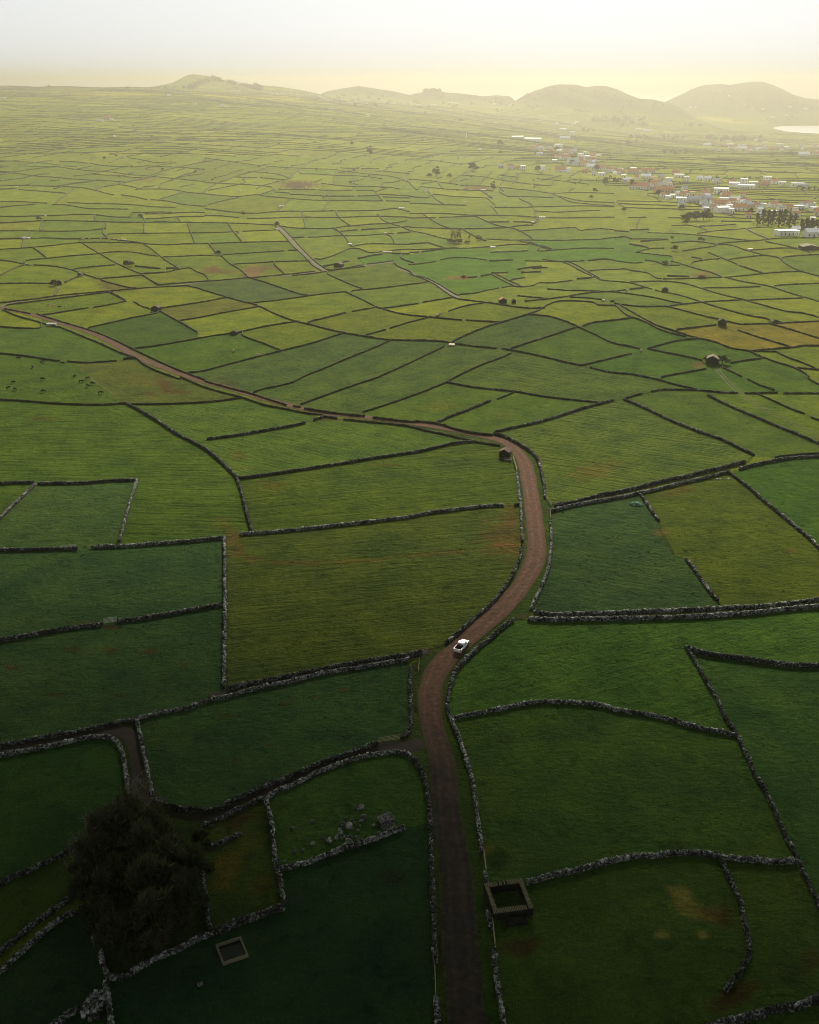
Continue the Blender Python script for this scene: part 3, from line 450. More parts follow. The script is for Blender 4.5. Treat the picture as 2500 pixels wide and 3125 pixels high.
# farther walls, in tiles A to H (several walls per line, separated by ;)
FAR = """
A 0 28 150 30 300 25 450 22 600 15 750 12 850 20 950 32 1090 36;A 1105 0 1110 25;A 0 85 150 78 300 68 450 64 600 66 750 70 900 75 1050 78 1200 78 1400 76 1600 80 1725 82|B 200 85 400 92 590 102
A 1220 50 1300 48 1400 40 1500 32 1600 30 1725 28;A 1500 35 1520 75;A 800 20 800 65;A 1190 20 1210 45 1220 75;A 1210 80 1215 160;A 355 70 340 130
A 0 150 150 148 350 152 550 153 700 148 800 140 885 130;A 250 150 225 205 200 230 185 290;A 895 70 890 130;A 870 140 870 175 900 200;A 0 220 180 215;A 260 212 400 210 520 215;A 520 218 700 218
A 720 215 880 212 1000 228 1100 238 1200 252 1300 264 1400 268 1550 260 1725 258|B 200 250 400 245 600 240 710 238;A 920 178 1100 172 1300 170 1500 168 1725 166|B 150 162 285 158;A 1575 80 1610 170 1640 245
A 0 305 150 298 280 288 450 272 600 255 700 248 900 246 1100 250 1200 254;A 280 292 330 325 390 375;A 690 250 760 295 830 335 900 375 960 410 1040 450 1120 485 1200 515;A 220 400 400 382 600 360 800 345 900 332 1000 326 1130 330 1250 352 1330 362
A 1370 370 1500 365 1725 355|B 60 358;B 150 352 400 335 670 319;B 705 315 790 312;A 1200 254 1260 290 1330 345 1400 400 1500 460;A 0 395 80 405 150 418 250 440;A 0 525 60 495 130 460 210 435
A 285 437 400 442 530 460 620 482 700 512 830 552;A 620 472 750 455 900 442 960 436;A 830 552 1000 540 1200 522;A 1140 445 1250 460 1355 467;A 1400 468 1500 464;A 1210 510 1300 505 1390 500;A 1400 498 1500 475 1600 462 1650 490 1725 520|B 30 560
A 1200 520 1270 565 1340 605;A 0 592 200 590 470 592;A 550 585 620 550 690 530;A 500 625 460 690;A 850 560 900 580 1000 605 1090 628 1150 628;A 0 755 100 745 300 722 500 695 700 675 900 658 1100 640 1300 625 1500 615 1580 612
A 30 805 60 775 200 755 400 730 600 705 800 680 950 665;A 1340 605 1500 590 1725 575|B 200 560 380 542;A 1580 612 1680 635 1725 652|B 150 695 300 740 440 775 600 850 750 905 900 940 1050 980 1200 1012 1400 1045 1550 1065 1725 1070|C 150 1072 280 1080 380 1098 550 1120 735 1140
A 920 662 975 690 1060 735;A 1060 742 900 775 790 794;A 745 797 600 820 450 845 360 858;A 1130 745 1200 785 1280 812;A 1350 802 1500 780 1725 745|B 100 725 200 708;A 1340 820 1450 880 1550 935 1660 1000
A 1515 905 1600 892 1725 870|B 200 830 350 805 460 785;A 750 965 900 930 1100 885 1280 850 1330 835;A 1130 1140 1300 1120 1500 1085 1725 1045|B 100 1028 200 1015 300 1000 450 965 650 930 790 910
A 30 803 150 826 260 848;A 310 848 450 893 600 938 750 983 900 1038 1050 1108 1130 1148 1300 1228 1450 1298 1600 1358 1725 1403;A 30 816 150 866 300 908 450 951 520 965 700 1038 850 1098 1000 1168 1150 1223 1220 1278 1350 1338 1515 1395
A 0 955 100 965 220 970 340 965;A 0 1180 150 1195 300 1215 420 1235 505 1243;A 565 1247 700 1258 850 1252 985 1243;A 1040 1232 1150 1215;A 1580 1345 1725 1325|B 200 1272 400 1220 640 1160 900 1095 1160 1010
B 0 20 100 22 200 30 290 40;B 355 45 500 45 650 40 820 35 1000 38 1150 38 1300 32 1450 28 1600 32 1725 36;B 820 0 835 60 850 125;B 1110 5 1150 55 1220 102;B 1455 5 1500 60 1570 90 1650 115 1725 145;B 630 110 750 125 900 132 1050 130 1200 112 1400 95 1550 88 1650 75 1705 65
B 1080 125 1130 155 1180 200 1220 260;B 1140 155 1290 143;B 1320 142 1500 130 1650 118 1725 115;B 735 210 840 203;B 870 205 1000 198 1150 190 1300 192 1450 180 1590 172;B 1620 170 1725 162;B 1530 180 1570 200 1595 245;B 595 110 690 215 740 275 840 365 910 440 980 482;B 640 110 740 210 810 290 900 380 960 430 1030 475
B 320 155 450 148 600 142;B 195 85 245 160 310 235;B 40 265 90 330;B 150 370 220 430 290 470 370 540;B 245 430 400 422 600 410 870 402;B 590 435 630 475 665 505;B 390 545 600 525 800 505 930 490;B 740 525 900 510 1030 490 1200 465 1350 450;B 1000 450 1100 430 1210 405
B 1040 480 1200 460 1340 435;B 1370 430 1500 415 1590 402;B 380 545 500 580 650 630 800 680 870 692;B 410 755 600 735 850 700 1000 680 1190 662;B 1040 515 1150 565 1250 610 1330 637;B 1245 655 1400 640 1600 618 1725 600|C 80 592 160 575;B 1190 665 1300 715 1400 765 1465 798
B 870 918 1000 885 1190 838;B 1240 828 1420 795;B 1500 800 1600 790 1725 770|C 75 762;B 1500 805 1600 835 1725 858|C 150 872 300 888 440 900;B 1350 1030 1450 1000 1525 980;B 1560 970 1650 940 1725 918|C 150 880;B 330 1035 480 1090 630 1150
B 930 385 985 388 1060 365 1150 330 1220 300 1300 300 1380 330 1450 330 1600 312 1725 305;B 1240 282 1350 262 1500 260 1725 264;B 1290 385 1400 360 1500 345;B 1570 340 1725 345;B 1590 415 1640 455 1725 490|C 30 520;B 1655 380 1725 410|C 40 420
C 0 5 300 5 500 18 700 22 900 25 1100 38 1300 42 1500 40 1725 35;C 110 5 220 80 330 125 450 135;C 0 42 220 40;C 250 38 400 32 560 28;C 560 28 660 75 760 110 850 125 930 150 1030 212;C 660 78 840 75;C 870 75 1000 78 1050 88 1090 60;C 0 118 200 128 450 133 700 128 830 122 950 105 1040 103
C 0 145 150 178 280 212 400 232;C 450 140 540 190 640 235;C 940 150 1200 132 1390 122 1420 140;C 1450 145 1600 132 1725 142;C 640 217 800 227 950 227 1200 230 1400 227 1600 220 1725 205;C 930 235 1060 270 1180 310;C 1000 245 1100 275 1200 305;C 0 262 160 250;C 160 250 230 275 300 295;C 0 308 150 305 330 295 500 295 650 285 780 272 900 262 1010 268
C 0 332 80 330;C 105 328 300 300;C 0 435 100 425 225 408;C 260 395 330 380 430 375 550 382 650 397;C 680 330 830 325 1000 318;C 670 405 870 395;C 970 402 1120 405 1270 408;C 1090 320 1300 305 1500 295 1725 298;C 1120 390 1280 408 1470 402;C 1500 402 1650 388 1725 398
C 1280 408 1360 440 1450 490 1590 552;C 1320 403 1420 443 1500 493 1600 546;C 910 475 1000 460 1110 448;C 1030 465 1160 460;C 940 502 1105 495;C 1500 490 1600 478 1725 475|D 90 470 150 485 280 505 350 545 400 552;C 0 512 100 547 200 592 300 662 390 717 500 735 650 752 800 775 900 790 1000 800 1130 798
C 60 525 160 555 260 605 340 655 410 692;C 410 685 550 675 650 650 750 632;C 600 532 690 515;C 690 505 830 502;C 690 515 800 575 900 620;C 720 508 830 563 930 608;C 860 562 970 542;C 490 545 565 537;C 780 630 850 615 950 622 1005 615;C 1045 610 1090 588 1200 588 1370 567;C 1410 555 1530 545
C 1605 562 1725 575|D 130 588 250 620 315 640;C 1160 640 1350 652 1500 655 1725 665|D 0 665;C 910 695 1050 710 1170 720;C 970 742 1150 725 1300 705 1450 680 1600 665 1725 658|D 95 648;C 1350 708 1500 715 1625 730;C 1690 742 1725 745|D 0 745
C 110 752 250 728 370 710;C 640 752 500 775 400 800 330 825;C 270 840 240 865;C 480 900 620 910 790 918;C 360 1080 500 1015 650 955 800 910 950 865 1080 820 1140 785 1200 755 1280 740 1420 740 1550 752 1600 775 1725 778;C 1010 850 1180 870 1300 905 1415 950;C 1415 955 1550 1015 1660 1070 1725 1095|D 100 1115 215 1140
C 1415 955 1250 1010 1080 1065 850 1140;C 1460 950 1550 920 1725 900|D 150 880;C 780 1140 900 1160 1050 1190 1200 1225 1350 1262 1450 1280;C 1450 1280 1600 1245 1725 1215|D 145 1180
D 130 582 300 575 440 575 600 595 750 640 900 685 1070 725 1250 775 1440 825 1600 845 1760 890;D 130 645 270 625;D 345 650 450 670 600 705 750 755 900 800 1100 855 1300 895;D 5 665 200 690 350 715 480 745 580 762;D 465 782 600 765 800 745 1000 735 1080 728;D 1110 735 1300 725 1570 715;D 0 760 200 785 400 785 440 782
D 440 785 600 825 750 865 885 895;D 60 780 200 860 350 940 500 990 640 1035 720 1055;D 20 785 110 860 250 910 400 985 600 1040;D 530 980 700 960 860 940;D 720 1055 850 1085 980 1135 1130 1160 1200 1195;D 1150 1160 1350 1165;D 1130 1160 1300 1145 1500 1130 1600 1115 1760 1118;D 720 1055 550 1070 420 1100 280 1140
D 280 1140 420 1170 600 1205 740 1240;D 1040 985 1200 1040 1350 1085 1480 1125;D 920 905 1060 935;D 1095 935 1300 930 1500 920 1760 908;D 1340 905 1400 925;D 1320 935 1500 985 1760 1065;D 980 1260 1100 1240 1240 1220;D 1210 1195 1350 1250 1500 1295 1600 1345 1640 1380;D 1370 1170 1450 1210 1600 1265 1760 1335;D 1510 1300 1760 1322
D 400 1380 600 1340 770 1310;D 910 1300 1000 1340 1070 1375;D 760 630 1000 628 1230 618;D 930 540 1100 580 1300 615 1500 680 1650 720 1760 760;D 480 405 600 440 700 470 800 495 900 535;D 410 555 600 552 800 545 900 540;D 445 530 630 535;D 950 540 1150 520 1350 500 1560 490;D 1350 612 1500 600 1760 590
D 1050 440 1150 475 1250 505;D 790 330 900 375 1030 430;D 970 390 1100 372 1250 355;D 660 415 800 390 880 385;D 570 320 700 300 850 275;D 650 370 730 385;D 830 260 990 272 1100 310 1250 350 1380 375 1450 430 1560 485 1760 540;D 1430 370 1600 355 1760 348;D 1160 312 1350 298 1500 295 1620 320 1650 335
D 870 258 1000 245 1200 232 1400 212 1700 210;D 280 165 500 172 700 185 900 205 1050 222 1180 235;D 1280 240 1400 265 1550 300;D 480 250 640 238 750 245 850 262;D 700 172 850 150 1000 140 1100 130 1300 118;D 1110 135 1200 180 1290 215;D 480 108 640 105 770 140;D 720 112 850 108 1020 95
D 130 145 290 138;D 0 150 120 158;D 0 210 90 200 130 215;D 150 218 300 218 430 220;D 220 240 450 222;D 180 330 300 300 420 295;D 180 330 350 350 480 365;D 130 262 280 290;D 260 395 350 410 430 435 540 440;D 0 400 150 420 240 415;D 115 40 270 38;D 450 40 560 42;D 215 45 190 105;D 900 70 1160 75
E 0 845 150 855 300 875 450 885 600 900 760 910 900 915 1040 925;E 0 960 150 955 300 958 450 962 600 968 700 975 800 995 900 1022 960 1035;E 160 990 300 1000 450 1012 550 1020;E 1020 1035 1130 1050 1240 1075;E 1270 1075 1400 1085 1550 1115 1725 1130;E 0 1090 150 1090 300 1098 400 1105;E 0 1140 150 1125 300 1112;E 440 1115 560 1120 650 1135 750 1150 900 1152 1080 1155
E 570 1098 700 1105 850 1108 1000 1112 1150 1120 1300 1135 1480 1140;E 480 960 600 942 750 925;E 810 990 900 960 1000 950 1100 962 1180 985;E 1180 985 1300 985 1450 990 1600 1015 1725 1022;E 780 860 900 868 1000 870 1100 885 1200 890;E 600 815 750 830 900 838 1000 850 1100 865 1200 870 1350 885 1500 900 1725 922;E 200 790 350 798 500 800 600 815
E 540 790 650 795;E 0 745 150 752 300 762 400 770 510 787;E 620 985 560 1030 480 1090;E 760 770 900 790 1080 798;E 500 752 620 755 740 768;E 1130 800 1250 790 1400 798 1450 800;E 1500 800 1725 820;E 1050 930 1200 900 1300 860 1400 825 1550 790 1725 750;E 1350 945 1450 905 1550 865 1650 840;E 1350 1070 1450 1040 1530 1015
E 1080 720 1200 740 1320 762 1450 755;E 1110 1185 1300 1180 1450 1180;E 1220 1195 1400 1192 1600 1180 1725 1185
F 0 1025 150 1040 280 1048 400 1035 470 1030 590 990;F 20 1120 150 1085 290 1055;F 0 1150 200 1175 400 1190 550 1180 700 1172 900 1172 1200 1168 1450 1165 1600 1150 1725 1175;F 480 1040 650 1058 850 1075 1000 1080 1240 1080 1400 1085 1500 1085;F 1530 1085 1725 1090;F 1020 1045 1260 1045;F 1290 1045 1450 1040;F 1440 1015 1500 1085;F 1480 1030 1725 1045;F 1500 1052 1725 1062
F 620 985 800 990 940 992;F 950 992 1100 1000 1250 995;F 1280 998 1430 1000;F 590 1010 720 1020;F 720 1030 850 1035 1000 1045;F 1000 1055 1050 1000;F 1000 1160 1040 1095;F 620 1160 720 1075;F 0 930 150 938 300 945 450 955 560 968;F 0 1000 100 940 200 905 300 865 450 830 550 795;F 270 885 440 890;F 470 890 600 902 690 908;F 690 905 760 850 850 780 950 725
F 370 840 550 850 650 870 700 890;F 810 855 950 860 1100 870 1250 872 1400 885 1500 900;F 980 935 1100 952 1250 965 1400 965 1550 970 1640 985;F 1090 870 1080 945;F 1250 880 1240 965;F 1130 830 1300 850 1500 870 1600 885 1725 930;F 1500 835 1725 855;F 1140 808 1300 812;F 1320 812 1470 815;F 0 725 150 745 300 765 450 785 620 800 800 810 950 815 1120 820
G 0 1105 150 1110 300 1118 480 1122;G 0 935 60 990;G 90 965 300 985 500 995 700 1000;G 160 1010 230 1075 290 1115;G 0 1050 150 1058;G 210 1030 400 1050 620 1058 660 1070 720 1120;G 720 1140 900 1140 1100 1135 1300 1130 1500 1128 1725 1135;G 840 1048 1000 1050 1200 1055;G 930 1070 1010 1105 1040 1130;G 1060 1170 1250 1180 1450 1170 1600 1165;G 0 905 200 920 410 948
G 430 955 600 960 750 970 900 985 1050 1000 1200 1020 1400 1015 1725 1022;G 240 935 280 980;G 330 930 480 840;G 450 870 600 880 800 915 1020 945;G 1040 945 1180 958 1210 920;G 580 955 650 880 700 840;G 770 870 900 885;G 870 935 920 880 900 850;G 940 850 1100 865 1200 870;G 1120 910 1280 870;G 1070 895 1300 920 1510 945;G 0 740 200 745 450 780;G 700 1060 600 1000;G 760 1010 830 1050;G 640 1000 670 1055
G 1200 1020 1350 1090 1500 1110 1725 1130;G 1240 1040 1450 1085 1725 1100;G 1050 1150 1060 1210;G 1080 1225 1060 1265;G 690 1130 740 1190
"""
FARW = [s for line in FAR.strip().split('\n') for s in line.split(';')]
# the road: photo points and width in photo pixels
ROAD = [(1452,3220,120),(1427,3125,115),(1414,3000,111),(1402,2850,104),(1390,2650,96),(1372,2540,86),(1361,2440,79),(1351,2331,76),(1329,2250,72),(1313,2180,71),(1313,2114,70),(1328,2060,74),(1367,2005,80),(1416,1960,76),(1481,1900,84),(1538,1850,78),(1583,1800,66),(1615,1750,63),(1635,1700,58),(1638,1650,54),(1628,1560,49),(1621,1510,47),(1613,1460,46),(1604,1420,44),(1588,1390,40),(1566,1366,38),(1529,1344,40),(1453,1326,40),(1359,1307,36),(1250,1290,34),(1132,1276,32),(1042,1266,30),(969,1255,30),(879,1236,30),(806,1217,29),(734,1195,28),(679,1179,27),(625,1166,27),(543,1137,25),(435,1097,24),(362,1056,23),(290,1020,22),(203,991,20),(109,964,18),(40,947,16),(-40,930,15)]
LANES = [  # (label, half width m, points)
 ("lane", 1.7, "S 1290 2262 1250 2283 1215 2276 1180 2279 1100 2295 1045 2318 990 2340 926 2366 860 2395 806 2418 740 2448 690 2470 640 2488 560 2482 500 2465 455 2440 438 2400 428 2340 420 2290 405 2255 375 2232 340 2226 290 2234 217 2249 145 2264 72 2278 0 2291 -30 2296"),
 ("lane", .9, "S 1310 1985 1250 2005 1168 2018 1060 2036 951 2056 842 2080 760 2097 690 2113 640 2122"),
 ("lane", 1.3, "A 0 792 30 790 60 768 200 740 400 712 600 688 800 667 900 655 1100 640 1300 632 1500 606 1725 580|B 200 565 380 545 600 532 740 524 930 498 1200 463 1350 442 1590 410"),
 ("lane", 1.3, "B 615 110 715 212 775 282 875 373 940 440 1000 480"),
 ("lane", 1.3, "C -100 470 0 500 80 535 180 572 280 632 360 690 420 715"),
 ("path", .22, "S 2179 1122 2203 1150 2240 1190 2290 1225 2342 1258 2430 1300 2510 1345"),
 ("path", .22, "S 2186 1119 2213 1150 2250 1187 2300 1222 2352 1254 2440 1296 2520 1340"),
 ("lane", 1.6, "E 620 430 800 445 1000 450 1120 480 1200 540 1350 575 1500 585 1725 590|F 200 610 400 640 600 660 800 690 1000 715 1200 725 1400 735 1725 740"),
 ("lane", 1.6, "G 1250 370 1210 430 1250 480 1260 530 1180 580 1150 610"),
]
# pasture colours: seed point, colour, mowing line (two photo points), strength
SEEDS = [
 (850,1750,(.062,.086,.016),(700,1725,1500,1655),.55),(850,1530,(.060,.090,.016),(740,1610,1500,1530),.6),(850,1370,(.070,.108,.022),(700,1450,1400,1345),.6),
 (250,1350,(.058,.098,.018),(0,1430,520,1440),.6),(200,1560,(.050,.088,.032),None,0),(30,1510,(.055,.09,.02),None,0),(250,1770,(.038,.078,.028),None,0),(250,2000,(.034,.072,.026),None,0),
 (800,2300,(.034,.074,.026),None,0),(1750,1400,(.072,.105,.024),(1500,1330,2150,1425),.8),(1800,1720,(.036,.070,.024),(1700,1650,2000,1700),.3),(2200,1650,(.060,.083,.014),None,0),
 (2400,1500,(.040,.086,.017),None,0),(1750,2000,(.050,.104,.020),(1450,2080,1900,1960),.3),(1700,2400,(.044,.086,.018),None,0),(2400,2100,(.036,.080,.022),None,0),(1900,2850,(.036,.070,.017),None,0),
 (2350,2800,(.046,.080,.016),None,0),(1100,2850,(.020,.050,.020),None,0),(1050,2400,(.042,.088,.020),None,0),(720,2680,(.046,.070,.015),None,0),(430,2750,(.028,.044,.014),None,0),(560,2600,(.030,.046,.014),None,0),(360,2600,(.026,.044,.014),None,0),(440,2330,(.030,.048,.014),None,0),(1334,2700,(.026,.056,.016),None,0),(1453,2640,(.022,.050,.016),None,0),(1268,2120,(.040,.072,.016),None,0),(1668,1640,(.036,.066,.016),None,0),(1598,1720,(.040,.062,.016),None,0),(80,2750,(.050,.080,.015),None,0),(100,2450,(.028,.068,.018),None,0),(150,2950,(.02,.048,.02),None,0),
 (2165,1030,(.150,.125,.018),None,0),(2328,1012,(.150,.125,.018),None,0),(2455,1005,(.15,.125,.018),None,0),(1984,958,(.100,.130,.014),None,0),(1467,965,(.100,.130,.014),None,0),(1358,1005,(.105,.130,.014),None,0),(878,1030,(.10,.13,.014),None,0),
 (1096,976,(.10,.125,.016),None,0),(915,867,(.095,.125,.016),None,0),(1503,1012,(.056,.090,.026),(1450,1030,1650,985),.6),(951,1085,(.058,.092,.028),(700,1130,1150,1030),.6),(1100,1110,(.062,.098,.026),(900,1180,1250,1070),.6),(1250,1120,(.062,.098,.026),(1000,1220,1450,1080),.6),
 (1240,1250,(.066,.104,.018),None,0),(1480,1250,(.062,.102,.017),None,0),(2350,1165,(.055,.100,.015),None,0),(2300,1215,(.07,.11,.015),None,0),(1650,1150,(.064,.098,.022),(1450,1130,1800,1190),.6),(1467,815,(.060,.120,.010),None,0),(750,875,(.06,.09,.03),None,0),(450,975,(.055,.095,.016),None,0),(650,960,(.10,.105,.02),None,0),(480,1010,(.045,.082,.018),None,0),(580,1090,(.055,.10,.016),None,0),(150,1080,(.062,.105,.022),None,0),(150,1170,(.056,.094,.018),None,0),(500,1190,(.075,.092,.022),None,0),
 (2100,1130,(.05,.10,.014),None,0),(1950,1000,(.05,.10,.014),None,0),(1650,1060,(.058,.100,.016),None,0),(550,1260,(.066,.108,.022),(400,1240,800,1330),.5),(2150,1270,(.062,.098,.018),None,0),(2300,1260,(.075,.115,.014),None,0),
]
VLINES = ["S 2009 1585 2025 1640 2060 1695 2094 1708", "S 2190 1831 2200 1862", "S 237 1672 279 1668", "S 688 1638 734 1630", "S 1537 1543 1571 1541", "S 1236 2524 1330 2500", "S 313 1903 360 1896", "S 1223 2252 1154 2264"]
VLINES += ["S " + q for q in """1362 1964 1288 1990 1252 2038;1592 1650 1592 1668;1578 1442 1545 1390 1525 1360;467 2420 471 2437;391 2431 400 2520 240 2588;232 2587 330 2520;240 2728 283 2802;292 2882 310 2904;232 2782 283 2802;625 2516 560 2530 490 2500 471 2437;618 2665 600 2600 632 2588
1329 2940 1330 3046;1471 2600 1482 2666 1485 2698 1490 2786;1499 2830 1507 2893;1485 2698 1608 2692;1630 1869 1620 1859;1620 1859 1612 1889 1569 1891;1663 1516 1692 1545 1680 1561;2302 1389 2364 1396;2274 1411 2302 1389;2255 1432 2228 1441;1962 1201 1987 1195;2252 1199 2272 1200;2373 1198 2391 1200;2456 1262 2475 1273
365 1650 366 1670;1114 1270 1138 1274;875 1236 895 1239 929 1246;1029 1277 1049 1279;933 1290 957 1282;774 1197 763 1200;1873 1219 1904 1218;1518 1217 1496 1223;1337 1288 1330 1296;2431 2627 2446 2652;1255 2309 1237 2298;625 2516 632 2588;868 2748 868 2770;655 2850 645 2835;645 2835 645 2856;332 2990 319 2998;195 1102 216 1105 240 1126 275 1157 310 1181 353 1212 362 1234;232 2587 240 2728;1250 2014 1254 2035;1680 1561 1679 1592;347 3170 347 3200;1338 3170 1338 3220;1504 1326 1520 1330;2165 1456 2170 1456""".replace("\n", ";").split(";")]
# worn or odd coloured patches of ground: x, y, rx, ry, colour, strength, angle
PATCH = [
 (500,1171,34,16,(.085,.045,.018),.8,.35),(530,1195,44,10,(.085,.045,.018),.8,.1),(455,1204,26,7,(.085,.045,.018),.6,.1),(430,1160,60,14,(.10,.08,.03),.4,.2),(690,1165,40,14,(.06,.05,.02),.5,.2),(255,1232,40,5,(.08,.05,.02),.5,0),(130,1278,60,10,(.08,.06,.02),.4,0),
 (335,1914,30,9,(.05,.028,.014),.9,0),(230,1983,28,8,(.06,.035,.015),.7,0),(338,1984,26,8,(.07,.035,.015),.8,0),(460,1987,26,8,(.07,.04,.015),.8,0),(560,2027,14,8,(.06,.04,.015),.6,0),(30,2034,26,11,(.06,.035,.015),.7,0),(175,2120,26,9,(.055,.03,.014),.6,0),(350,2122,28,10,(.05,.03,.014),.6,0),(265,1900,60,6,(.05,.045,.015),.4,0),
 (1050,2106,13,6,(.09,.045,.016),.8,0),(960,2128,13,6,(.08,.045,.016),.8,0),(1123,2091,12,5,(.08,.045,.016),.8,0),(870,2148,15,5,(.08,.045,.016),.7,0),(822,2275,18,9,(.065,.045,.014),.8,0),(718,2322,16,9,(.06,.045,.014),.6,0),(690,2185,18,8,(.06,.045,.014),.5,0),(1040,2245,14,6,(.055,.05,.015),.5,0),
 (1540,1640,75,70,(.105,.055,.026),.55,0),(1560,1575,20,40,(.10,.055,.026),.6,0),(1540,1665,50,8,(.14,.07,.035),.7,0),(710,1640,26,30,(.12,.075,.028),.7,.9),(730,1680,24,26,(.10,.06,.022),.7,.6),(680,1600,40,30,(.085,.075,.02),.5,.7),(770,1705,55,8,(.10,.065,.022),.7,.15),(900,1718,110,7,(.105,.075,.022),.7,0),(1100,1712,120,6,(.10,.07,.02),.6,-.05),(1330,1690,140,8,(.10,.065,.022),.5,-.08),
 (2065,2722,42,24,(.20,.165,.06),.6,.4),(2108,2775,60,32,(.19,.15,.055),.55,.35),(2020,2853,26,13,(.22,.19,.07),.6,0),(2142,2852,22,17,(.24,.20,.07),.6,0),(2180,2790,40,30,(.13,.08,.03),.5,0),(2215,2790,26,50,(.06,.035,.015),.6,0),(2235,3040,90,36,(.050,.030,.014),.8,-.35),(2470,2940,50,40,(.06,.04,.018),.6,-.3),(2370,2965,30,12,(.15,.12,.045),.4,0),(2420,2700,50,30,(.08,.09,.02),.4,0),
 (1582,2885,62,34,(.050,.028,.016),.75,0),(1488,2590,14,28,(.11,.07,.025),.8,0),(1520,2620,40,40,(.018,.03,.012),.7,0),(700,2640,46,90,(.13,.095,.018),.7,.25),(760,2560,50,40,(.085,.085,.02),.5,0),(730,2500,60,26,(.05,.028,.015),.7,-.3),(800,2700,30,40,(.07,.05,.016),.6,0),(660,2510,24,14,(.15,.11,.03),.6,0),(1210,2680,50,30,(.03,.02,.012),.5,0),
 (647,824,34,13,(.12,.062,.036),.9,0),(690,829,46,5,(.12,.062,.036),.7,0),(773,828,36,20,(.16,.095,.060),.95,-.1),(815,817,34,7,(.15,.08,.05),.8,0),(765,842,14,12,(.17,.10,.06),.9,0),(325,870,50,16,(.095,.075,.03),.7,.4),(385,880,60,10,(.10,.07,.03),.6,.1),(911,564,70,13,(.085,.045,.030),1.0,0),(1400,848,44,6,(.20,.095,.04),.85,0),(1415,846,16,7,(.13,.06,.03),.8,0),(2147,836,46,9,(.14,.075,.04),.7,-.15),(2128,1112,22,9,(.14,.075,.04),.85,0),(2205,1065,34,5,(.05,.06,.02),.6,0),
 (300,287,260,9,(.27,.25,.02),.75,0),(720,296,150,7,(.30,.27,.02),.85,.05),(880,300,60,7,(.34,.30,.02),.8,.1),(150,305,120,6,(.24,.23,.02),.6,0),(250,425,60,6,(.15,.15,.015),.7,0),(100,318,90,7,(.2,.2,.02),.5,0),(2195,365,70,6,(.34,.28,.02),.9,.12),(2250,372,50,6,(.30,.26,.02),.7,.1),
 (445,546,40,8,(.13,.07,.035),.6,0),(455,518,26,4,(.13,.07,.035),.6,0),(1460,573,46,7,(.10,.05,.03),.8,.05),(30,700,60,8,(.13,.10,.03),.4,0),(50,682,60,8,(.14,.10,.03),.4,0),(300,948,22,9,(.09,.07,.02),.5,0),(925,944,20,6,(.09,.06,.02),.4,0),(740,1430,40,10,(.09,.09,.025),.4,0),(830,1480,60,16,(.09,.07,.022),.5,0),(730,1390,40,16,(.10,.085,.02),.5,0),(1170,1418,50,5,(.10,.065,.025),.5,0),(1000,1280,60,8,(.11,.075,.03),.5,0),
 (1820,1435,80,26,(.11,.085,.026),.6,-.2),(1540,1265,50,20,(.085,.10,.022),.4,0),(2020,1625,34,12,(.11,.08,.035),.7,-.2),(2070,1500,60,16,(.10,.06,.02),.4,-.2),(2415,1680,20,6,(.12,.07,.03),.6,0),(1620,1175,60,20,(.085,.10,.02),.3,0),(1340,1240,60,14,(.11,.11,.018),.5,0),(1300,1985,40,12,(.075,.045,.026),.7,-.2),(1240,2262,24,18,(.05,.045,.03),.7,0),(1585,1885,20,14,(.06,.05,.03),.6,0),(1600,1880,22,8,(.07,.05,.03),.5,0),(1665,1560,16,16,(.05,.045,.03),.6,0),
]
# ------------------------------------------------------------------ resolve the walls on the ground
def smooth(pts, n=6):
    if len(pts) < 3: return pts
    p = np.array([2 * np.array(pts[0]) - pts[1]] + list(pts) + [2 * np.array(pts[-1]) - pts[-2]], float); out = []
    for i in range(1, len(p) - 2):
        for t in np.linspace(0, 1, n, endpoint=False):
            out.append(.5 * ((2 * p[i]) + (p[i + 1] - p[i - 1]) * t + (2 * p[i - 1] - 5 * p[i] + 4 * p[i + 1] - p[i + 2]) * t * t + (3 * p[i] - p[i - 1] - 3 * p[i + 1] + p[i + 2]) * t ** 3))
    out.append(p[-2]); return np.array(out)
class W: pass
walls = []
def add_wall(pts, h, w, mt, label, near):
    o = W(); o.px = np.array(pts); o.h = h; o.w = w; o.mat = mt; o.label = label; o.near = near; walls.append(o)
for (h, w, mt, s, lab) in NEAR: add_wall(parse(s), h, w, mt, lab, True)
for s in FARW: add_wall(parse(s), 1.5, 1.25, 'hedge', None, False)
_end = np.array([o.px[e] for o in walls for e in (0, -1)])
for k, o in enumerate(walls):      # let walls that stop just short of another one meet it (collinear gateways stay open)
    if o.near: continue
    for e, f in ((0, 1), (-1, -2)):
        p = o.px[e]; best = None
        for j, q in enumerate(walls):
            if j == k: continue
            A, B = q.px[:-1], q.px[1:]; AB = B - A; t = np.clip(((p - A) * AB).sum(1) / ((AB ** 2).sum(1) + 1e-9), 0, 1); c = A + AB * t[:, None]; dd = np.hypot(*(c - p).T); i = int(dd.argmin())
            if dd[i] < 16 and (best is None or dd[i] < best[0]): best = (dd[i], c[i], AB[i])
        if best is not None and best[0] > .5:
            d1 = o.px[e] - o.px[f]; d1 = d1 / (np.hypot(*d1) + 1e-9); d2 = best[2] / (np.hypot(*best[2]) + 1e-9)
            if abs(d1[0] * d2[1] - d1[1] * d2[0]) > .22: o.px = np.vstack([best[1], o.px]) if e == 0 else np.vstack([o.px, best[1]])
_all = [smooth(o.px) for o in walls]
_n = [len(a) for a in _all]; _cat = np.concatenate([np.asarray(a) for a in _all])
_g, _t = unproj(_cat[:, 0], _cat[:, 1])
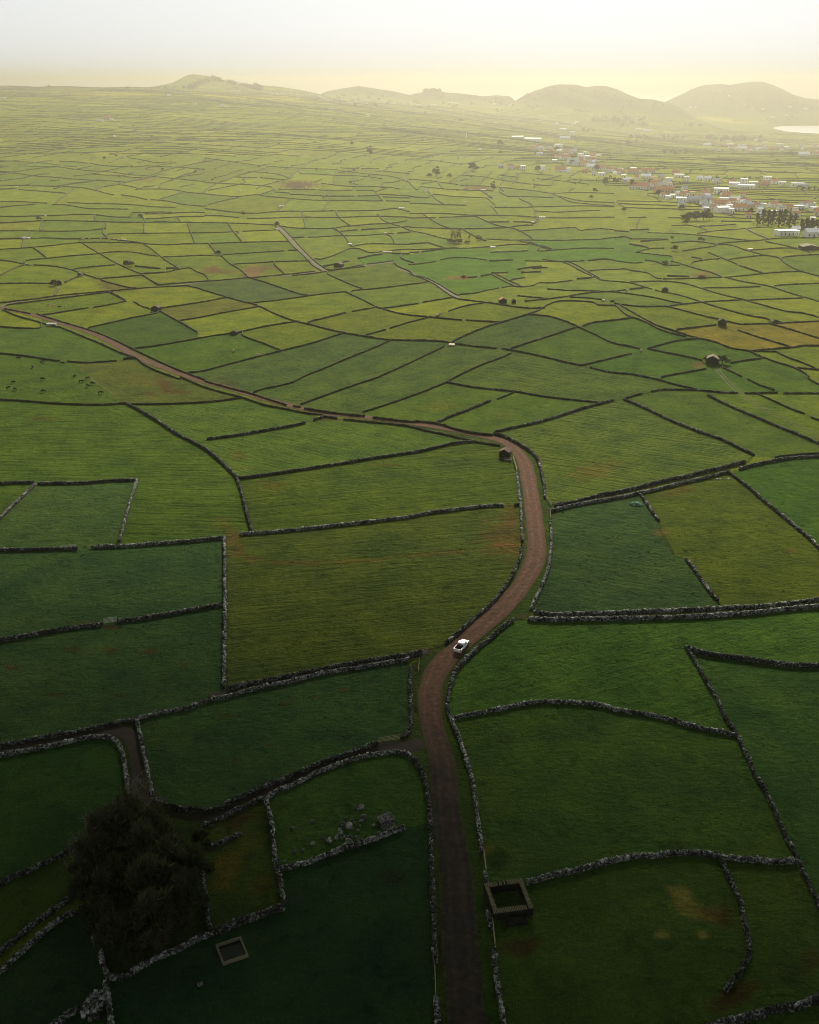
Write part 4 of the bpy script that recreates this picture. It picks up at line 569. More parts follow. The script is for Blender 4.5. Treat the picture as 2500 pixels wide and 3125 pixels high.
# the traced line runs along the visible band; its foot lies a little lower in the photo
_dy = .42 * np.repeat([o.h for o in walls], _n) / (_t / FPX) * .85
_g, _t = unproj(_cat[:, 0], np.minimum(_cat[:, 1] + np.where(_cat[:, 1] < 3120, _dy * .6, 0), 3230))
_k = 0
for o, n in zip(walls, _n):
    o.line = _g[_k:_k + n, :2]; o.dist = float(np.median(_t[_k:_k + n])); _k += n
    seg = np.diff(o.px, axis=0); o.size = float(np.hypot(seg[:, 0], seg[:, 1]).sum() * (o.h * FPX / o.dist + 2))

def resample(line, step):
    d = np.r_[0, np.cumsum(np.hypot(*np.diff(line, axis=0).T))]
    n = max(2, int(d[-1] / step) + 1); s = np.linspace(0, d[-1], n)
    p = np.stack([np.interp(s, d, line[:, 0]), np.interp(s, d, line[:, 1])], 1)
    t = np.gradient(p, axis=0); t /= np.linalg.norm(t, axis=1)[:, None] + 1e-9
    return p, t, d[-1]
PROF = np.array([(-.56, -.4), (-.50, .3), (-.42, .75), (-.24, 1.0), (.22, 1.0), (.42, .78), (.50, .32), (.56, -.4)])
def wall_geo(line, h, w, step, jit):
    p, t, L = resample(line, step); n = len(p); k = len(PROF)
    nrm = np.stack([-t[:, 1], t[:, 0]], 1)
    hv = h * (1 + RNG.uniform(-jit, jit, n)); wv = w * (1 + RNG.uniform(-jit, jit, n))
    z = terr(p[:, 0], p[:, 1])
    off = PROF[None, :, 0] * wv[:, None] + RNG.normal(0, jit * .22, (n, k))
    zz = PROF[None, :, 1] * hv[:, None] + RNG.normal(0, jit * .30, (n, k)) * (PROF[None, :, 1] > 0)
    V = np.empty((n, k, 3)); V[..., 0] = p[:, None, 0] + nrm[:, None, 0] * off + t[:, None, 0] * RNG.normal(0, .06, (n, k)); V[..., 1] = p[:, None, 1] + nrm[:, None, 1] * off + t[:, None, 1] * RNG.normal(0, .06, (n, k)); V[..., 2] = z[:, None] + zz
    i = np.arange(n - 1)[:, None] * k + np.arange(k - 1)[None]
    F = np.stack([i, i + 1, i + k + 1, i + k], -1).reshape(-1, 4)[:, ::-1]
    caps = []
    for b, fl in ((0, 1), ((n - 1) * k, -1)):
        for q in ((0, 1, 6, 7), (1, 2, 5, 6), (2, 3, 4, 5)): caps.append([b + v for v in q][::fl])
    return V.reshape(-1, 3), np.concatenate([F, np.array(caps)]), L
CUBE = np.array([(x, y, z) for z in (-.5, .5) for (x, y) in ((-.5, -.5), (.5, -.5), (.5, .5), (-.5, .5))])
CF = np.array(((0, 3, 2, 1), (4, 5, 6, 7), (0, 1, 5, 4), (1, 2, 6, 5), (2, 3, 7, 6), (3, 0, 4, 7)))
def stones(line, h, w, size):
    p, t, L = resample(line, .5); d = np.r_[0, np.cumsum(np.hypot(*np.diff(p, axis=0).T))]
    rows = []
    nc = max(3, int(round(h / size)))
    for c in range(nc + 1):
        n = int(L / size * 1.0) + 2; s = np.linspace(0, L, n) + RNG.uniform(-.4, .4, n) * size
        if c < nc:
            for side in (-1, 1):
                rows.append(np.stack([s, np.full(n, side * w * (.43 - .12 * c / nc)) + RNG.normal(0, .06, n), np.full(n, (c + .5) * h / nc) + RNG.normal(0, .06, n), RNG.uniform(.75, 1.35, n) * size], 1))
        else:
            for lane in (-.17, .17):
                rows.append(np.stack([s, np.full(n, lane * w) + RNG.normal(0, .12, n), np.full(n, h * .98) + RNG.normal(0, .10, n), RNG.uniform(.7, 1.7, n) * size], 1))
    a = np.concatenate(rows); a = a[(a[:, 0] > 0) & (a[:, 0] < L)]; a = a[RNG.random(len(a)) > .07]
    x = np.interp(a[:, 0], d, p[:, 0]); y = np.interp(a[:, 0], d, p[:, 1]); tx = np.interp(a[:, 0], d, t[:, 0]); ty = np.interp(a[:, 0], d, t[:, 1])
    x = x - ty * a[:, 1]; y = y + tx * a[:, 1]; z = terr(x, y) + a[:, 2]
    n = len(a); sz = a[:, 3, None] * np.stack([RNG.uniform(.8, 1.4, n), RNG.uniform(.8, 1.1, n), RNG.uniform(.6, 1.05, n)], 1)
    V = CUBE[None] * sz[:, None] * RNG.uniform(.72, 1.12, (n, 8, 3))
    an = np.arctan2(ty, tx) + RNG.normal(0, .35, n); c, s = np.cos(an), np.sin(an)
    tl = RNG.normal(0, .25, n)
    zx = V[..., 2] * np.cos(tl)[:, None] + V[..., 0] * np.sin(tl)[:, None]; xx = V[..., 0] * np.cos(tl)[:, None] - V[..., 2] * np.sin(tl)[:, None]
    out = np.stack([x[:, None] + xx * c[:, None] - V[..., 1] * s[:, None], y[:, None] + xx * s[:, None] + V[..., 1] * c[:, None], z[:, None] + zx], -1)
    F = (np.arange(n)[:, None, None] * 8 + CF[None]).reshape(-1, 4)
    tone = np.repeat(np.clip(RNG.normal(.5, .24, n), 0, 1), 8)
    return out.reshape(-1, 3), F, tone
NUM = ["first", "second", "third", "fourth", "fifth", "sixth", "seventh", "eighth", "ninth", "tenth", "eleventh", "twelfth", "thirteenth", "fourteenth", "fifteenth", "sixteenth", "seventeenth", "eighteenth", "nineteenth", "twentieth"]
def ordinal(i): return NUM[i] if i < 20 else ("twenty-" + NUM[i - 20] if i < 29 else "thirtieth")
REG = [(480, ["under the left skyline", "below the wooded left hill", "left of the white sheds", "beyond the near village"]),
       (650, ["in the high left pastures", "around the dark ploughed plot", "below the white sheds", "just below the near village"]),
       (800, ["in the bright left pastures", "beside the narrow straight lane", "near the bare trees", "below the dark village trees"]),
       (960, ["above the pale cows", "around the bare brown earth", "around the red roofed hut", "above the ochre pastures"]),
       (1130, ["beside the upper red road", "in tilted fields above the road", "on the low green rise", "around the ochre pastures"]),
       (9999, ["beside the black cows", "in the long striped fields", "above the road bend", "by the twin wheel track"])]
def region(x, y):
    for lim, names in REG:
        if y < lim: return names[min(3, max(0, int(x // 625)))]
def lean(px):
    a, b = px[0], px[-1]
    if a[0] > b[0]: a, b = b, a
    dx, dy = b[0] - a[0], b[1] - a[1]
    if abs(dy) > .7 * dx: return "steeply slanting"
    if dy < -.10 * dx: return "rising to the right"
    if dy > .10 * dx: return "falling to the right"
    return "running level"
walls.sort(key=lambda o: -o.size)
singles = [o for o in walls if o.near] + [o for o in walls if not o.near][:205]
rest = [o for o in walls if o not in singles]
groups = {}
for o in singles:
    if o.label: continue
    c = o.px.mean(0); o.c = c
    L = np.hypot(*np.diff(o.px, axis=0).T).sum(); o.ln = "long" if L > 170 else ("short" if L < 75 else "middling")
    groups.setdefault((region(*c), lean(o.px), o.ln), []).append(o)
for (rg, le, ln), v in groups.items():
    v.sort(key=lambda o: o.c[1])
    for i, o in enumerate(v):
        o.label = f"{ln} dark wall {le}, {ordinal(i)} from top {rg}" if len(v) > 1 else f"{ln} dark wall {le} {rg}"
for o in singles:
    step = .55 if o.dist < 330 else (.8 if o.dist < 480 else (1.4 if o.dist < 800 else 2.6))
    jit = .16 if o.dist < 480 else .2
    w, h = o.w * .45, o.h * .57
    if not o.near: w, h = (.58, .72) if o.dist < 900 else (.75, .9)
    V, F, L = wall_geo(o.line, h * (.9 if o.dist < 330 and o.mat != 'hedge' else 1), w * (.8 if o.dist < 330 and o.mat != 'hedge' else 1), step, jit)
    tone = np.clip(RNG.normal(.42, .24, len(V)), 0, 1)
    if o.near and o.dist < 420 and o.mat != 'hedge':
        V2, F2, t2 = stones(o.line, h, w, .25 if o.dist < 230 else .32)
        F = np.concatenate([F, F2 + len(V)]); V = np.concatenate([V, V2]); tone = np.concatenate([tone * .3, t2])
    me = np_mesh("stone_wall", V, F); set_attr(me, "tone", tone)
    tag(link("stone_wall", me, M[o.mat if o.dist < 950 else 'hedgefar']), o.label, "wall", "dry stone field walls", "thing")

# ------------------------------------------------------------------ the thousands of far walls: one object
def cell_uv(x, y):
    a, b = x * .97 + y * .24, -x * .24 + y * .97
    u = a / 74 + .9 * np.sin(b / 310 + 1) + .35 * np.sin(a / 140 + b / 95); v = b / 58 + .8 * np.sin(a / 270 + 2) + .3 * np.sin(b / 120 - a / 88)
    return u, v
def limit_y(px):       # above this photo row the walls are not traced one by one
    return np.interp(px, [1500, 1560, 1700, 1760, 1875, 1880, 2100, 2110], [476, 500, 505, 560, 575, 640, 645, 675])
VV, FF, TT = [], [], []; nv = 0
def put(line, h, w, step, jit):
    global nv
    V, F, L = wall_geo(line, h, w, step, jit); VV.append(V); FF.append(F + nv); TT.append(np.clip(RNG.normal(.42, .22, len(V)), 0, 1)); nv += len(V)
for o in rest: put(o.line, 1.0, .8, 3.0, .2)
NI, NJ = 130, 184
gi, gj = np.meshgrid(np.arange(NI), np.arange(NJ), indexing='ij')
au = (gi - NI / 2) * 46.0 + RNG.normal(0, 4, gi.shape); av = 70 + gj * 30.0 + RNG.normal(0, 2.5, gi.shape)
WX = au + 34 * np.sin(av / 310 + 1) + 12 * np.sin(au / 145 + av / 130) + .16 * (av - 70)
WY = av * 1.04 + 30 * np.sin(au / 260 + 2) + 9 * np.sin(av / 120 - au / 110) - .10 * au
WZ = terr(WX, WY); PX, PY = project(WX, WY, WZ + 1)
outside = ((PX < -60) | (PX > 2560)) & (WY > 60)      # beyond the frame the same country goes on
ok = ((PY < limit_y(PX) - 2) | outside | ((PY < 585) & (PX < 1875))) & (PX > -2300) & (PX < 4800) & (WY > 40) & (np.abs(WX) < .6 * WY + 40) & (WY < 4700) & (WZ > SEA_Z + 6)
keep = RNG.random((2, NI, NJ))
def hill_free(x, y): return terr(x, y) - base_h(x, y) < 45
hf = hill_free(WX, WY)
hedge_segments = 0
for i in range(NI - 1):
    for j in range(NJ - 1):
        if not ok[i, j]: continue
        far = WY[i, j] > 2200
        for d, (i2, j2) in enumerate(((i + 1, j), (i, j + 1))):
            if not ok[i2, j2] or not hf[i, j] or not hf[i2, j2]: continue
            if keep[d, i, j] > (.95 if d == 0 else (.8 if (i + j) % 3 else .45)): continue
            if d == 0 and keep[1, i // 5, j] > .72: continue
            if d == 0 and not outside[i, j] and PY[i, j] > limit_y(PX[i, j]) - 2: continue
            if WY[i, j] < 1000 and j % 2 and d == 0: continue
            a = np.array([WX[i, j], WY[i, j]]); b = np.array([WX[i2, j2], WY[i2, j2]])
            m = (a + b) / 2 + RNG.normal(0, 2.5, 2)
            put(np.array([a, m, b]), .9 if not far else .7, .75 if not far else .6, 16 if far else 9, .2); hedge_segments += 1
me = np_mesh("far_field_walls", np.concatenate(VV), np.concatenate(FF)); set_attr(me, "tone", np.concatenate(TT))
tag(link("far_field_walls", me, M['hedgefar']), "countless thin dark walls netting the hazy distant pastures", "walls", kind='stuff')
print("singles", len(singles), "rest", len(rest), "segments", hedge_segments)

# ------------------------------------------------------------------ which pasture is which: fill between the walls
SC = 2.5; GW, GH = 1000, 1268
grid = np.zeros((GH, GW), bool)
def raster(pts, ext=5.0, wid=1):
    pts = np.array(pts, float)
    if len(pts) > 1:
        for e, f in ((0, 1), (-1, -2)):
            dv = pts[e] - pts[f]; L = np.hypot(*dv); pts[e] = pts[e] + dv / (L + 1e-6) * ext
    for a, b in zip(pts[:-1], pts[1:]):
        n = int(max(abs(b - a)) / SC * 2) + 2; t = np.linspace(0, 1, n)[:, None]; q = ((a + (b - a) * t) / SC).astype(int)
        for dx in range(wid):
            for dy in range(wid):
                x, y = q[:, 0] + dx, q[:, 1] + dy; m = (x >= 0) & (x < GW) & (y >= 0) & (y < GH); grid[y[m], x[m]] = True
for o in walls: raster(smooth(o.px), 14 if not o.near else 9, 2 if o.px[:, 1].mean() > 700 else 1)
for s in VLINES: raster(parse(s), 8, 2)
raster([(a, b) for a, b, _ in ROAD], 0, 2)
_ends = [(o, e) for o in walls if o.px[:, 1].mean() < 1300 for e in (0, -1)]
_allp = np.concatenate([np.asarray(smooth(o.px)) for o in walls]); _own = np.concatenate([np.full(len(smooth(o.px)), k) for k, o in enumerate(walls)])
for o, e in _ends:      # gateways: close the short gaps for the filling only
    k = walls.index(o); d = np.hypot(_allp[:, 0] - o.px[e][0], (_allp[:, 1] - o.px[e][1]) * 1.3) + (_own == k) * 999
    j = int(d.argmin())
    if d[j] < 30: raster([tuple(o.px[e]), tuple(_allp[j])], 0, 2)
lab = np.zeros((GH, GW), np.int32); parent = [0]
def find(a):
    while parent[a] != a: parent[a] = parent[parent[a]]; a = parent[a]
    return a
prev = []
for r in range(GH):
    row = grid[r]; e = np.flatnonzero(np.diff(np.r_[True, row, True].astype(np.int8))); cur = []
    for a, b in zip(e[0::2], e[1::2]):
        ids = [q[2] for q in prev if q[0] < b and q[1] > a]
        if ids:
            k = min(find(i) for i in ids)
            for i in ids: parent[find(i)] = k
        else:
            k = len(parent); parent.append(k)
        lab[r, a:b] = k; cur.append((a, b, k))
    prev = cur
root = np.array([find(i) for i in range(len(parent))]); lab = root[lab]
for _ in range(4):      # let the labels close over the thin wall lines
    z = lab == 0
    for sh, ax in ((1, 0), (-1, 0), (1, 1), (-1, 1)):
        q = np.roll(lab, sh, ax); lab = np.where(z & (q > 0), q, lab); z = lab == 0
ids = np.unique(lab); tint_of = np.zeros((lab.max() + 1, 3), np.float32); rows_of = np.zeros((lab.max() + 1, 3), np.float32)
rg2 = np.random.default_rng(5)
def random_tint(n, rg):
    k = rg.random(n)[:, None]; a = np.array([.072, .104, .016]); b = np.array([.116, .134, .011]); c = a + (b - a) * k
    return c * 1.25 * (1 + rg.normal(0, .06, n)[:, None])  # lifted tints stand in for haze and warm sun on farther fields
tint_of[:] = random_tint(len(tint_of), rg2)
ang = rg2.uniform(-.5, .5, len(rows_of)); rows_of[:] = np.stack([np.cos(ang), np.sin(ang), (rg2.random(len(rows_of)) < .45) * rg2.uniform(.2, .6, len(rows_of))], 1)
for (x, y, c, ln, k) in SEEDS:
    i = lab[min(GH - 1, int(y / SC)), min(GW - 1, int(x / SC))]
    if i == 0: continue
    tint_of[i] = (c[0], c[1], c[2] * (1.2 if y > 1700 else 1)); rows_of[i] = (1, 0, 0)  # nearer fields get extra blue, imitating cool shadow in the tint
    if ln:
        q, _ = unproj([ln[0], ln[2]], [ln[1], ln[3]]); d = q[1, :2] - q[0, :2]; d /= np.linalg.norm(d); rows_of[i] = (d[0], d[1], k)

# ------------------------------------------------------------------ ground: one sheet out to the shore
NYG, NXG = 980, 900
ys = np.concatenate([np.linspace(-420, 60, 40, endpoint=False), np.exp(np.linspace(math.log(60), math.log(8200), NYG))])
half = np.maximum(330, .62 * ys + 60)
tt = np.linspace(-1, 1, NXG)
GX = half[:, None] * tt[None]; GY = np.repeat(ys[:, None], NXG, 1); GZ = terr(GX, GY)
V = np.stack([GX, GY, GZ], -1).reshape(-1, 3); ny = len(ys)
i = np.arange(ny - 1)[:, None] * NXG + np.arange(NXG - 1)[None]
F = np.stack([i, i + 1, i + NXG + 1, i + NXG], -1).reshape(-1, 4)
me = np_mesh("ground", V, F, True)
X, Y, Z = V.T; PXg, PYg = project(X, Y, Z); front = Y > 40
u, v = cell_uv(X, Y); hsh = np.abs(np.sin(np.floor(u) * 127.1 + np.floor(v) * 311.7) * 43758.5453) % 1; hs2 = (hsh * 57.3) % 1
tint = np.array([.085, .106, .014]) + (np.array([.140, .146, .009]) - np.array([.085, .106, .014])) * hsh[:, None]
tint *= (1.12 + .34 * hs2)[:, None]  # distant tints kept bright and yellow to imitate golden haze
rows = np.stack([np.ones_like(X), np.zeros_like(X), (hs2 > .6) * .35], 1)
lx = (PXg / SC).astype(int); ly = (PYg / SC).astype(int)
lx = np.clip(lx, 2, GW - 3); ly = np.clip(ly, 0, GH - 3)
ins = front & (PYg > limit_y(PXg)) & (((PXg > -150) & (PXg < 2650)) | (Y < 420))
li = lab[ly[ins], lx[ins]]; good = li > 0; idx = np.flatnonzero(ins)[good]
tint[idx] = tint_of[li[good]]; rows[idx] = rows_of[li[good]]
# worn patches
def fbm(x, y):
    return np.sin(x * .9 + 1.7 * np.sin(y * .7)) * .5 + np.sin(y * 1.3 + 1.1 * np.sin(x * 1.1)) * .3 + np.sin(x * 3.1 + y * 2.3) * .2
for (x, y, rx, ry, c, k, a) in PATCH:
    m = np.flatnonzero(front & (np.abs(PXg - x) < 2.2 * max(rx, ry)) & (np.abs(PYg - y) < 2.2 * max(rx, ry)))
    if len(m) == 0: continue
    dx, dy = PXg[m] - x, PYg[m] - y; ca, sa = math.cos(a), math.sin(a)
    r = np.hypot((dx * ca + dy * sa) / rx, (-dx * sa + dy * ca) / ry)
    w_ = np.clip((1.15 - r + .38 * fbm(X[m] * .8, Y[m] * .8)) / .6, 0, 1) * k
    tint[m] = tint[m] * (1 - w_[:, None]) + np.array(c) * w_[:, None]
# hills are scrub and woodland, the far shore is rough
hm = sm(Z - base_h(X, Y), 30, 80); tint = tint * (1 - hm[:, None]) + np.array([.040, .050, .020]) * hm[:, None]
col = np.concatenate([tint, np.ones((len(tint), 1))], 1)
set_attr(me, "tint", col); set_attr(me, "rows", rows)
tag(link("ground", me, M['pasture']), kind='structure')

# sea
m_, n_, l_, b_ = mat("sea_water"); b_.inputs['Base Color'].default_value = (.42, .47, .48, 1); b_.inputs['Roughness'].default_value = .3  # pale base colour stands in for sky glare on the water
geo = n_.new('ShaderNodeNewGeometry'); wv = noise(n_, l_, geo.outputs['Position'], .05, 5); bp = n_.new('ShaderNodeBump'); bp.inputs['Distance'].default_value = 1.5; bp.inputs['Strength'].default_value = .15
l_.new(wv.outputs[0], bp.inputs['Height']); l_.new(bp.outputs[0], b_.inputs['Normal'])
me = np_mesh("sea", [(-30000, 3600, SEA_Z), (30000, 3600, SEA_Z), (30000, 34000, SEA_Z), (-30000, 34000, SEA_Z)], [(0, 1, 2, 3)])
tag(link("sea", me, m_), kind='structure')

# road and lanes
def ribbon(name, px, halfw, material, lift, grey=None, cross=9):
    sp = smooth([tuple(p) for p in px], 8); g, _ = unproj(sp[:, 0], sp[:, 1])
    hw = np.interp(np.linspace(0, 1, len(g)), np.linspace(0, 1, len(halfw)), halfw)
    d0 = np.r_[0, np.cumsum(np.hypot(*np.diff(g[:, :2], axis=0).T))]
    p, t, L = resample(g[:, :2], .9); s = np.linspace(0, L, len(p)); hw = np.interp(s, d0, hw)
    for _ in range(3): p[1:-1] = (p[:-2] + 2 * p[1:-1] + p[2:]) / 4
    t = np.gradient(p, axis=0); t /= np.linalg.norm(t, axis=1)[:, None]
    nrm = np.stack([-t[:, 1], t[:, 0]], 1); a = np.linspace(-1, 1, cross)
    wob = hw[:, None] * a[None] * (1 + .05 * np.sin(s / 3.1 + 2 * np.sin(s / 7.3))[:, None] * (np.abs(a) > .9))
    x = p[:, None, 0] + nrm[:, None, 0] * wob; y = p[:, None, 1] + nrm[:, None, 1] * wob
    z = terr(x, y) + lift + .05 * (1 - a[None] ** 2)
    n = len(p); i = np.arange(n - 1)[:, None] * cross + np.arange(cross - 1)[None]
    F = np.stack([i, i + cross, i + cross + 1, i + 1], -1).reshape(-1, 4)
    me = np_mesh(name, np.stack([x, y, z], -1).reshape(-1, 3), F, True)
    set_attr(me, "across", np.repeat(a[None], n, 0).ravel())
    if grey is not None: set_attr(me, "grey", np.repeat(grey(p)[:, None], cross, 1).ravel())
    return tag(link(name, me, material), kind='structure')
rp = [(a, b) for a, b, _ in ROAD]; rg_, rt_ = unproj([a for a, _ in rp], [b for _, b in rp])
# width across the road from its width along the photo's row
rd = np.gradient(rg_[:, :2], axis=0); rd /= np.linalg.norm(rd, axis=1)[:, None]
halfw = np.array([w for _, _, w in ROAD]) * rt_ / FPX / 2 * np.clip(np.abs(rd[:, 1]), .55, 1)
halfw = np.clip(halfw, 2.2, 3.0)
yj = unproj([1310], [2230])[0][0, 1]
road = ribbon("road", rp, halfw * 1.06, M['road'], .07, lambda p: sm(yj + 25 - p[:, 1], 0, 50))
for (nm, hw, s) in LANES:
    ribbon(nm, parse(s), [hw, hw], M['soil'] if parse(s)[0][1] > 1900 else M['track'], .02)

# coarse tufts of grass and weed standing in the nearer pastures (nobody could count them)
mask = np.zeros((GH, GW), bool)
def blot(pts, rad):
    for (x, y), r in zip(pts, rad):
        a, b, q = int(x / SC), int(y / SC), max(1, int(r / SC)); mask[max(0, b - q):b + q + 1, max(0, a - q):a + q + 1] = True
sp = smooth([(a, b) for a, b, _ in ROAD], 30); ww = np.interp(np.linspace(0, 1, len(sp)), np.linspace(0, 1, len(ROAD)), [w for _, _, w in ROAD]); blot(sp, ww * .62)
for (nm, hw, s_) in LANES[:2]: sp = smooth(parse(s_), 30); blot(sp, np.full(len(sp), 26 if hw > 1 else 14))
cand = np.flatnonzero(front & (PXg > -60) & (PXg < 2560) & (PYg > 1500) & (PYg < 3250))
cx_, cy_ = np.clip((PXg[cand] / SC).astype(int), 0, GW - 1), np.clip((PYg[cand] / SC).astype(int), 0, GH - 1)
cl = fbm(X[cand] * .55 + 3, Y[cand] * .55) + .6 * fbm(X[cand] * 1.7, Y[cand] * 1.9 + 5) + .5 * fbm(X[cand] * .09, Y[cand] * .08)
weedy = np.isin(lab[cy_, cx_], [lab[int(y / SC), int(x / SC)] for (x, y) in ((800, 2300), (1700, 2400), (2350, 2800), (1800, 1720), (1050, 2400), (720, 2680))])
cand = cand[(~mask[cy_, cx_]) & (cl + .5 * weedy - 1.1 * (1 - sm(PYg[cand], 1500, 2200)) + RNG.normal(0, .35, len(cand)) > .15)]
n = min(230000, len(cand)); cand = RNG.choice(cand, n, replace=False)
tx = X[cand] + RNG.normal(0, .35, n); ty = Y[cand] + RNG.normal(0, .35, n); tz = terr(tx, ty)
sz = RNG.uniform(.10, .30, n) * np.clip(Y[cand] / 170, .8, 1.7); an = RNG.uniform(0, 6.283, n); ti = RNG.normal(0, 1.0, (n, 2))
ux, uy = np.cos(an) * sz, np.sin(an) * sz; hx = RNG.uniform(.25, .8, n) * sz
base = np.stack([tx, ty, tz - .04], 1); U = np.stack([ux, uy, np.zeros(n)], 1); H_ = np.stack([ti[:, 0] * sz, ti[:, 1] * sz, hx], 1)
V = np.stack([base - U * .7, base + U * .7, base + U * .9 + H_, base - U * .9 + H_ * .9], 1).reshape(-1, 3)
me = np_mesh("grass_tufts", V, np.arange(4 * n).reshape(-1, 4))
tc = tint[cand] * RNG.uniform(.85, 2.0, n)[:, None] * np.stack([RNG.uniform(.8, 1.25, n), np.ones(n), RNG.uniform(.7, 1.2, n)], 1)
set_attr(me, "tint", np.repeat(np.concatenate([tc, np.ones((n, 1))], 1), 4, 0))
m_, n_, l_, b_ = mat("tuft_grass"); at = n_.new('ShaderNodeAttribute'); at.attribute_name = "tint"; leafy(n_, l_, b_, at.outputs['Color'], .5)
tag(link("grass_tufts", me, m_), "rank grass and weed tufts standing in the nearer pastures", "grass", kind='stuff')
# ------------------------------------------------------------------ gates, poles, ruin, huts, tank, rocks
def gate(a, b, label, h=1.15, mt='metal', bars=5, posts=4, lean_=0.0):
    p, _ = unproj([a[0], b[0]], [a[1], b[1]]); p0, p1 = Vector(p[0]), Vector(p[1]); d = p1 - p0
    o = empty("field_gate", p0, 0, label, "gate")
    q = MB()
    for i in range(bars): q.tube([(0, 0, .18 + h * i / (bars - 1)), (d.x, d.y, d.z + .18 + h * i / (bars - 1))], .045, 5)
    q.build("rails", M[mt], o)
    q = MB()
    for i in range(posts):
        f = i / (posts - 1); q.tube([(d.x * f, d.y * f, d.z * f + .0), (d.x * f, d.y * f, d.z * f + h + .28)], .05, 5)
    q.build("uprights", M[mt], o)
    return o
gate((318,1903), (357,1897), "pale five bar metal gate closing the gap in the dark left pasture wall")
gate((187,1677), (233,1673), "metal gate leaning open against the dark wall at the left edge", 1.0)
gate((1156,2266), (1221,2256), "long low rail gate at the mouth of the sunken lane by the road", .9, 'wood', 4, 5)
gate((1327,2958), (1330,3042), "thin wooden rail fence closing the gap left of the road near the bottom", 1.0, 'wood', 3, 3)
gate((1476,2604), (1484,2664), "thin rail gate right of the road, just above the roofless ruin", 1.0, 'wood', 3, 3)
gate((1503,2818), (1511,2890), "thin rail gate right of the road, just below the roofless ruin", 1.0, 'wood', 3, 3)
gate((1566,1398), (1578,1440), "yellowish wooden rail fence below the tiled hut by the road", 1.0, 'wood', 4, 4)
gate((1280,2020), (1277,2050), "short pale post fence on the verge left of the pickup", .9, 'wood', 2, 3)
gate((1680,1566), (1680,1590), "small wooden gate at the corner of the blue green pasture", 1.0, 'wood', 3, 3)
gate((1664,1518), (1684,1545), "weathered gate across the sunken lane mouth beside the red road", 1.0, 'wood', 3, 3)
p, k = gp(1168, 2022); q = MB(); q.tube([(0, 0, -.1), (-.35, .55, 2.6)], [.07, .05], 6)
o = q.build("leaning_pole", M['wood']); o.location = p; tag(o, "pale wooden pole leaning against the tall dark wall", "pole")

# roofless ruin by the road
cs, _ = unproj([1502, 1624, 1594, 1482], [2810, 2793, 2706, 2718]); c = cs.mean(0); ax = (cs[1] - cs[0]); ang = math.atan2(ax[1], ax[0])
LX = np.linalg.norm(cs[1] - cs[0]); LY = np.linalg.norm(cs[3] - cs[0]); TH, HT = .8, 1.5
ruin = empty("roofless_ruin", Vector(c), ang, "roofless square stone ruin with yellowish coping tiles beside the dark road", "ruin")
for nm, cx, cy, dx, dy in (("front_wall", 0, -LY / 2 + TH / 2, LX, TH), ("rear_wall", 0, LY / 2 - TH / 2, LX, TH), ("side_wall", -LX / 2 + TH / 2, 0, TH, LY - 2 * TH), ("side_wall", LX / 2 - TH / 2, 0, TH, LY - 2 * TH)):
    q = MB(); n = 5
    line = [(-.5 + (i + .5) / n) for i in range(n)]
    for f in line:
        q.box((cx + (f * dx if dx > dy else 0), cy + (f * dy if dy > dx else 0), HT / 2 - .3), (dx / n if dx > dy else dx, dy / n if dy > dx else dy, HT + .6 + random.uniform(-.08, .08)), 0, .97, .03)
    q.build(nm, M['ruin'], ruin)
    q = MB(); nt = int(max(dx, dy) / .26)
    for i in range(nt):
        f = -.5 + (i + .5) / nt
        if random.random() < .06: continue
        if dx > dy: q.box((cx + f * dx, cy, HT + .06), (.17, dy + .16, .16), random.uniform(-.06, .06), .8, .02)
        else: q.box((cx, cy + f * dy, HT + .03), (dx * random.uniform(.75, 1.0), .2, .10), random.uniform(-.15, .15), .8, .02)
    q.build("coping", M['coping'], ruin)
q = MB(); q.box((.15, -LY / 2 - 1.1, .35), (LX * .55, 1.3, .8), 0, .9, .06); q.build("stone_bench", M['ruin'], ruin)

# water tank below the enclosure
cs, _ = unproj([676, 754, 739, 665], [2950, 2923, 2862, 2889]); c = cs.mean(0); ax = cs[1] - cs[0]; ang = math.atan2(ax[1], ax[0]); LX = np.linalg.norm(ax); LY = np.linalg.norm(cs[3] - cs[0])
tank = empty("water_tank", Vector(c), ang, "square open concrete water tank with dark water below the ochre enclosure", "water tank")
q = MB(); t_ = .22
q.box((0, -LY / 2 + t_ / 2, .1), (LX, t_, .9)); q.box((0, LY / 2 - t_ / 2, .1), (LX, t_, .9)); q.box((-LX / 2 + t_ / 2, 0, .1), (t_, LY - 2 * t_, .9)); q.box((LX / 2 - t_ / 2, 0, .1), (t_, LY - 2 * t_, .9))
q.build("rim", M['concrete'], tank)
q = MB(); q.box((0, 0, -.25), (LX - 2 * t_ + .02, LY - 2 * t_ + .02, .6)); q.build("water_surface", M['water'], tank)

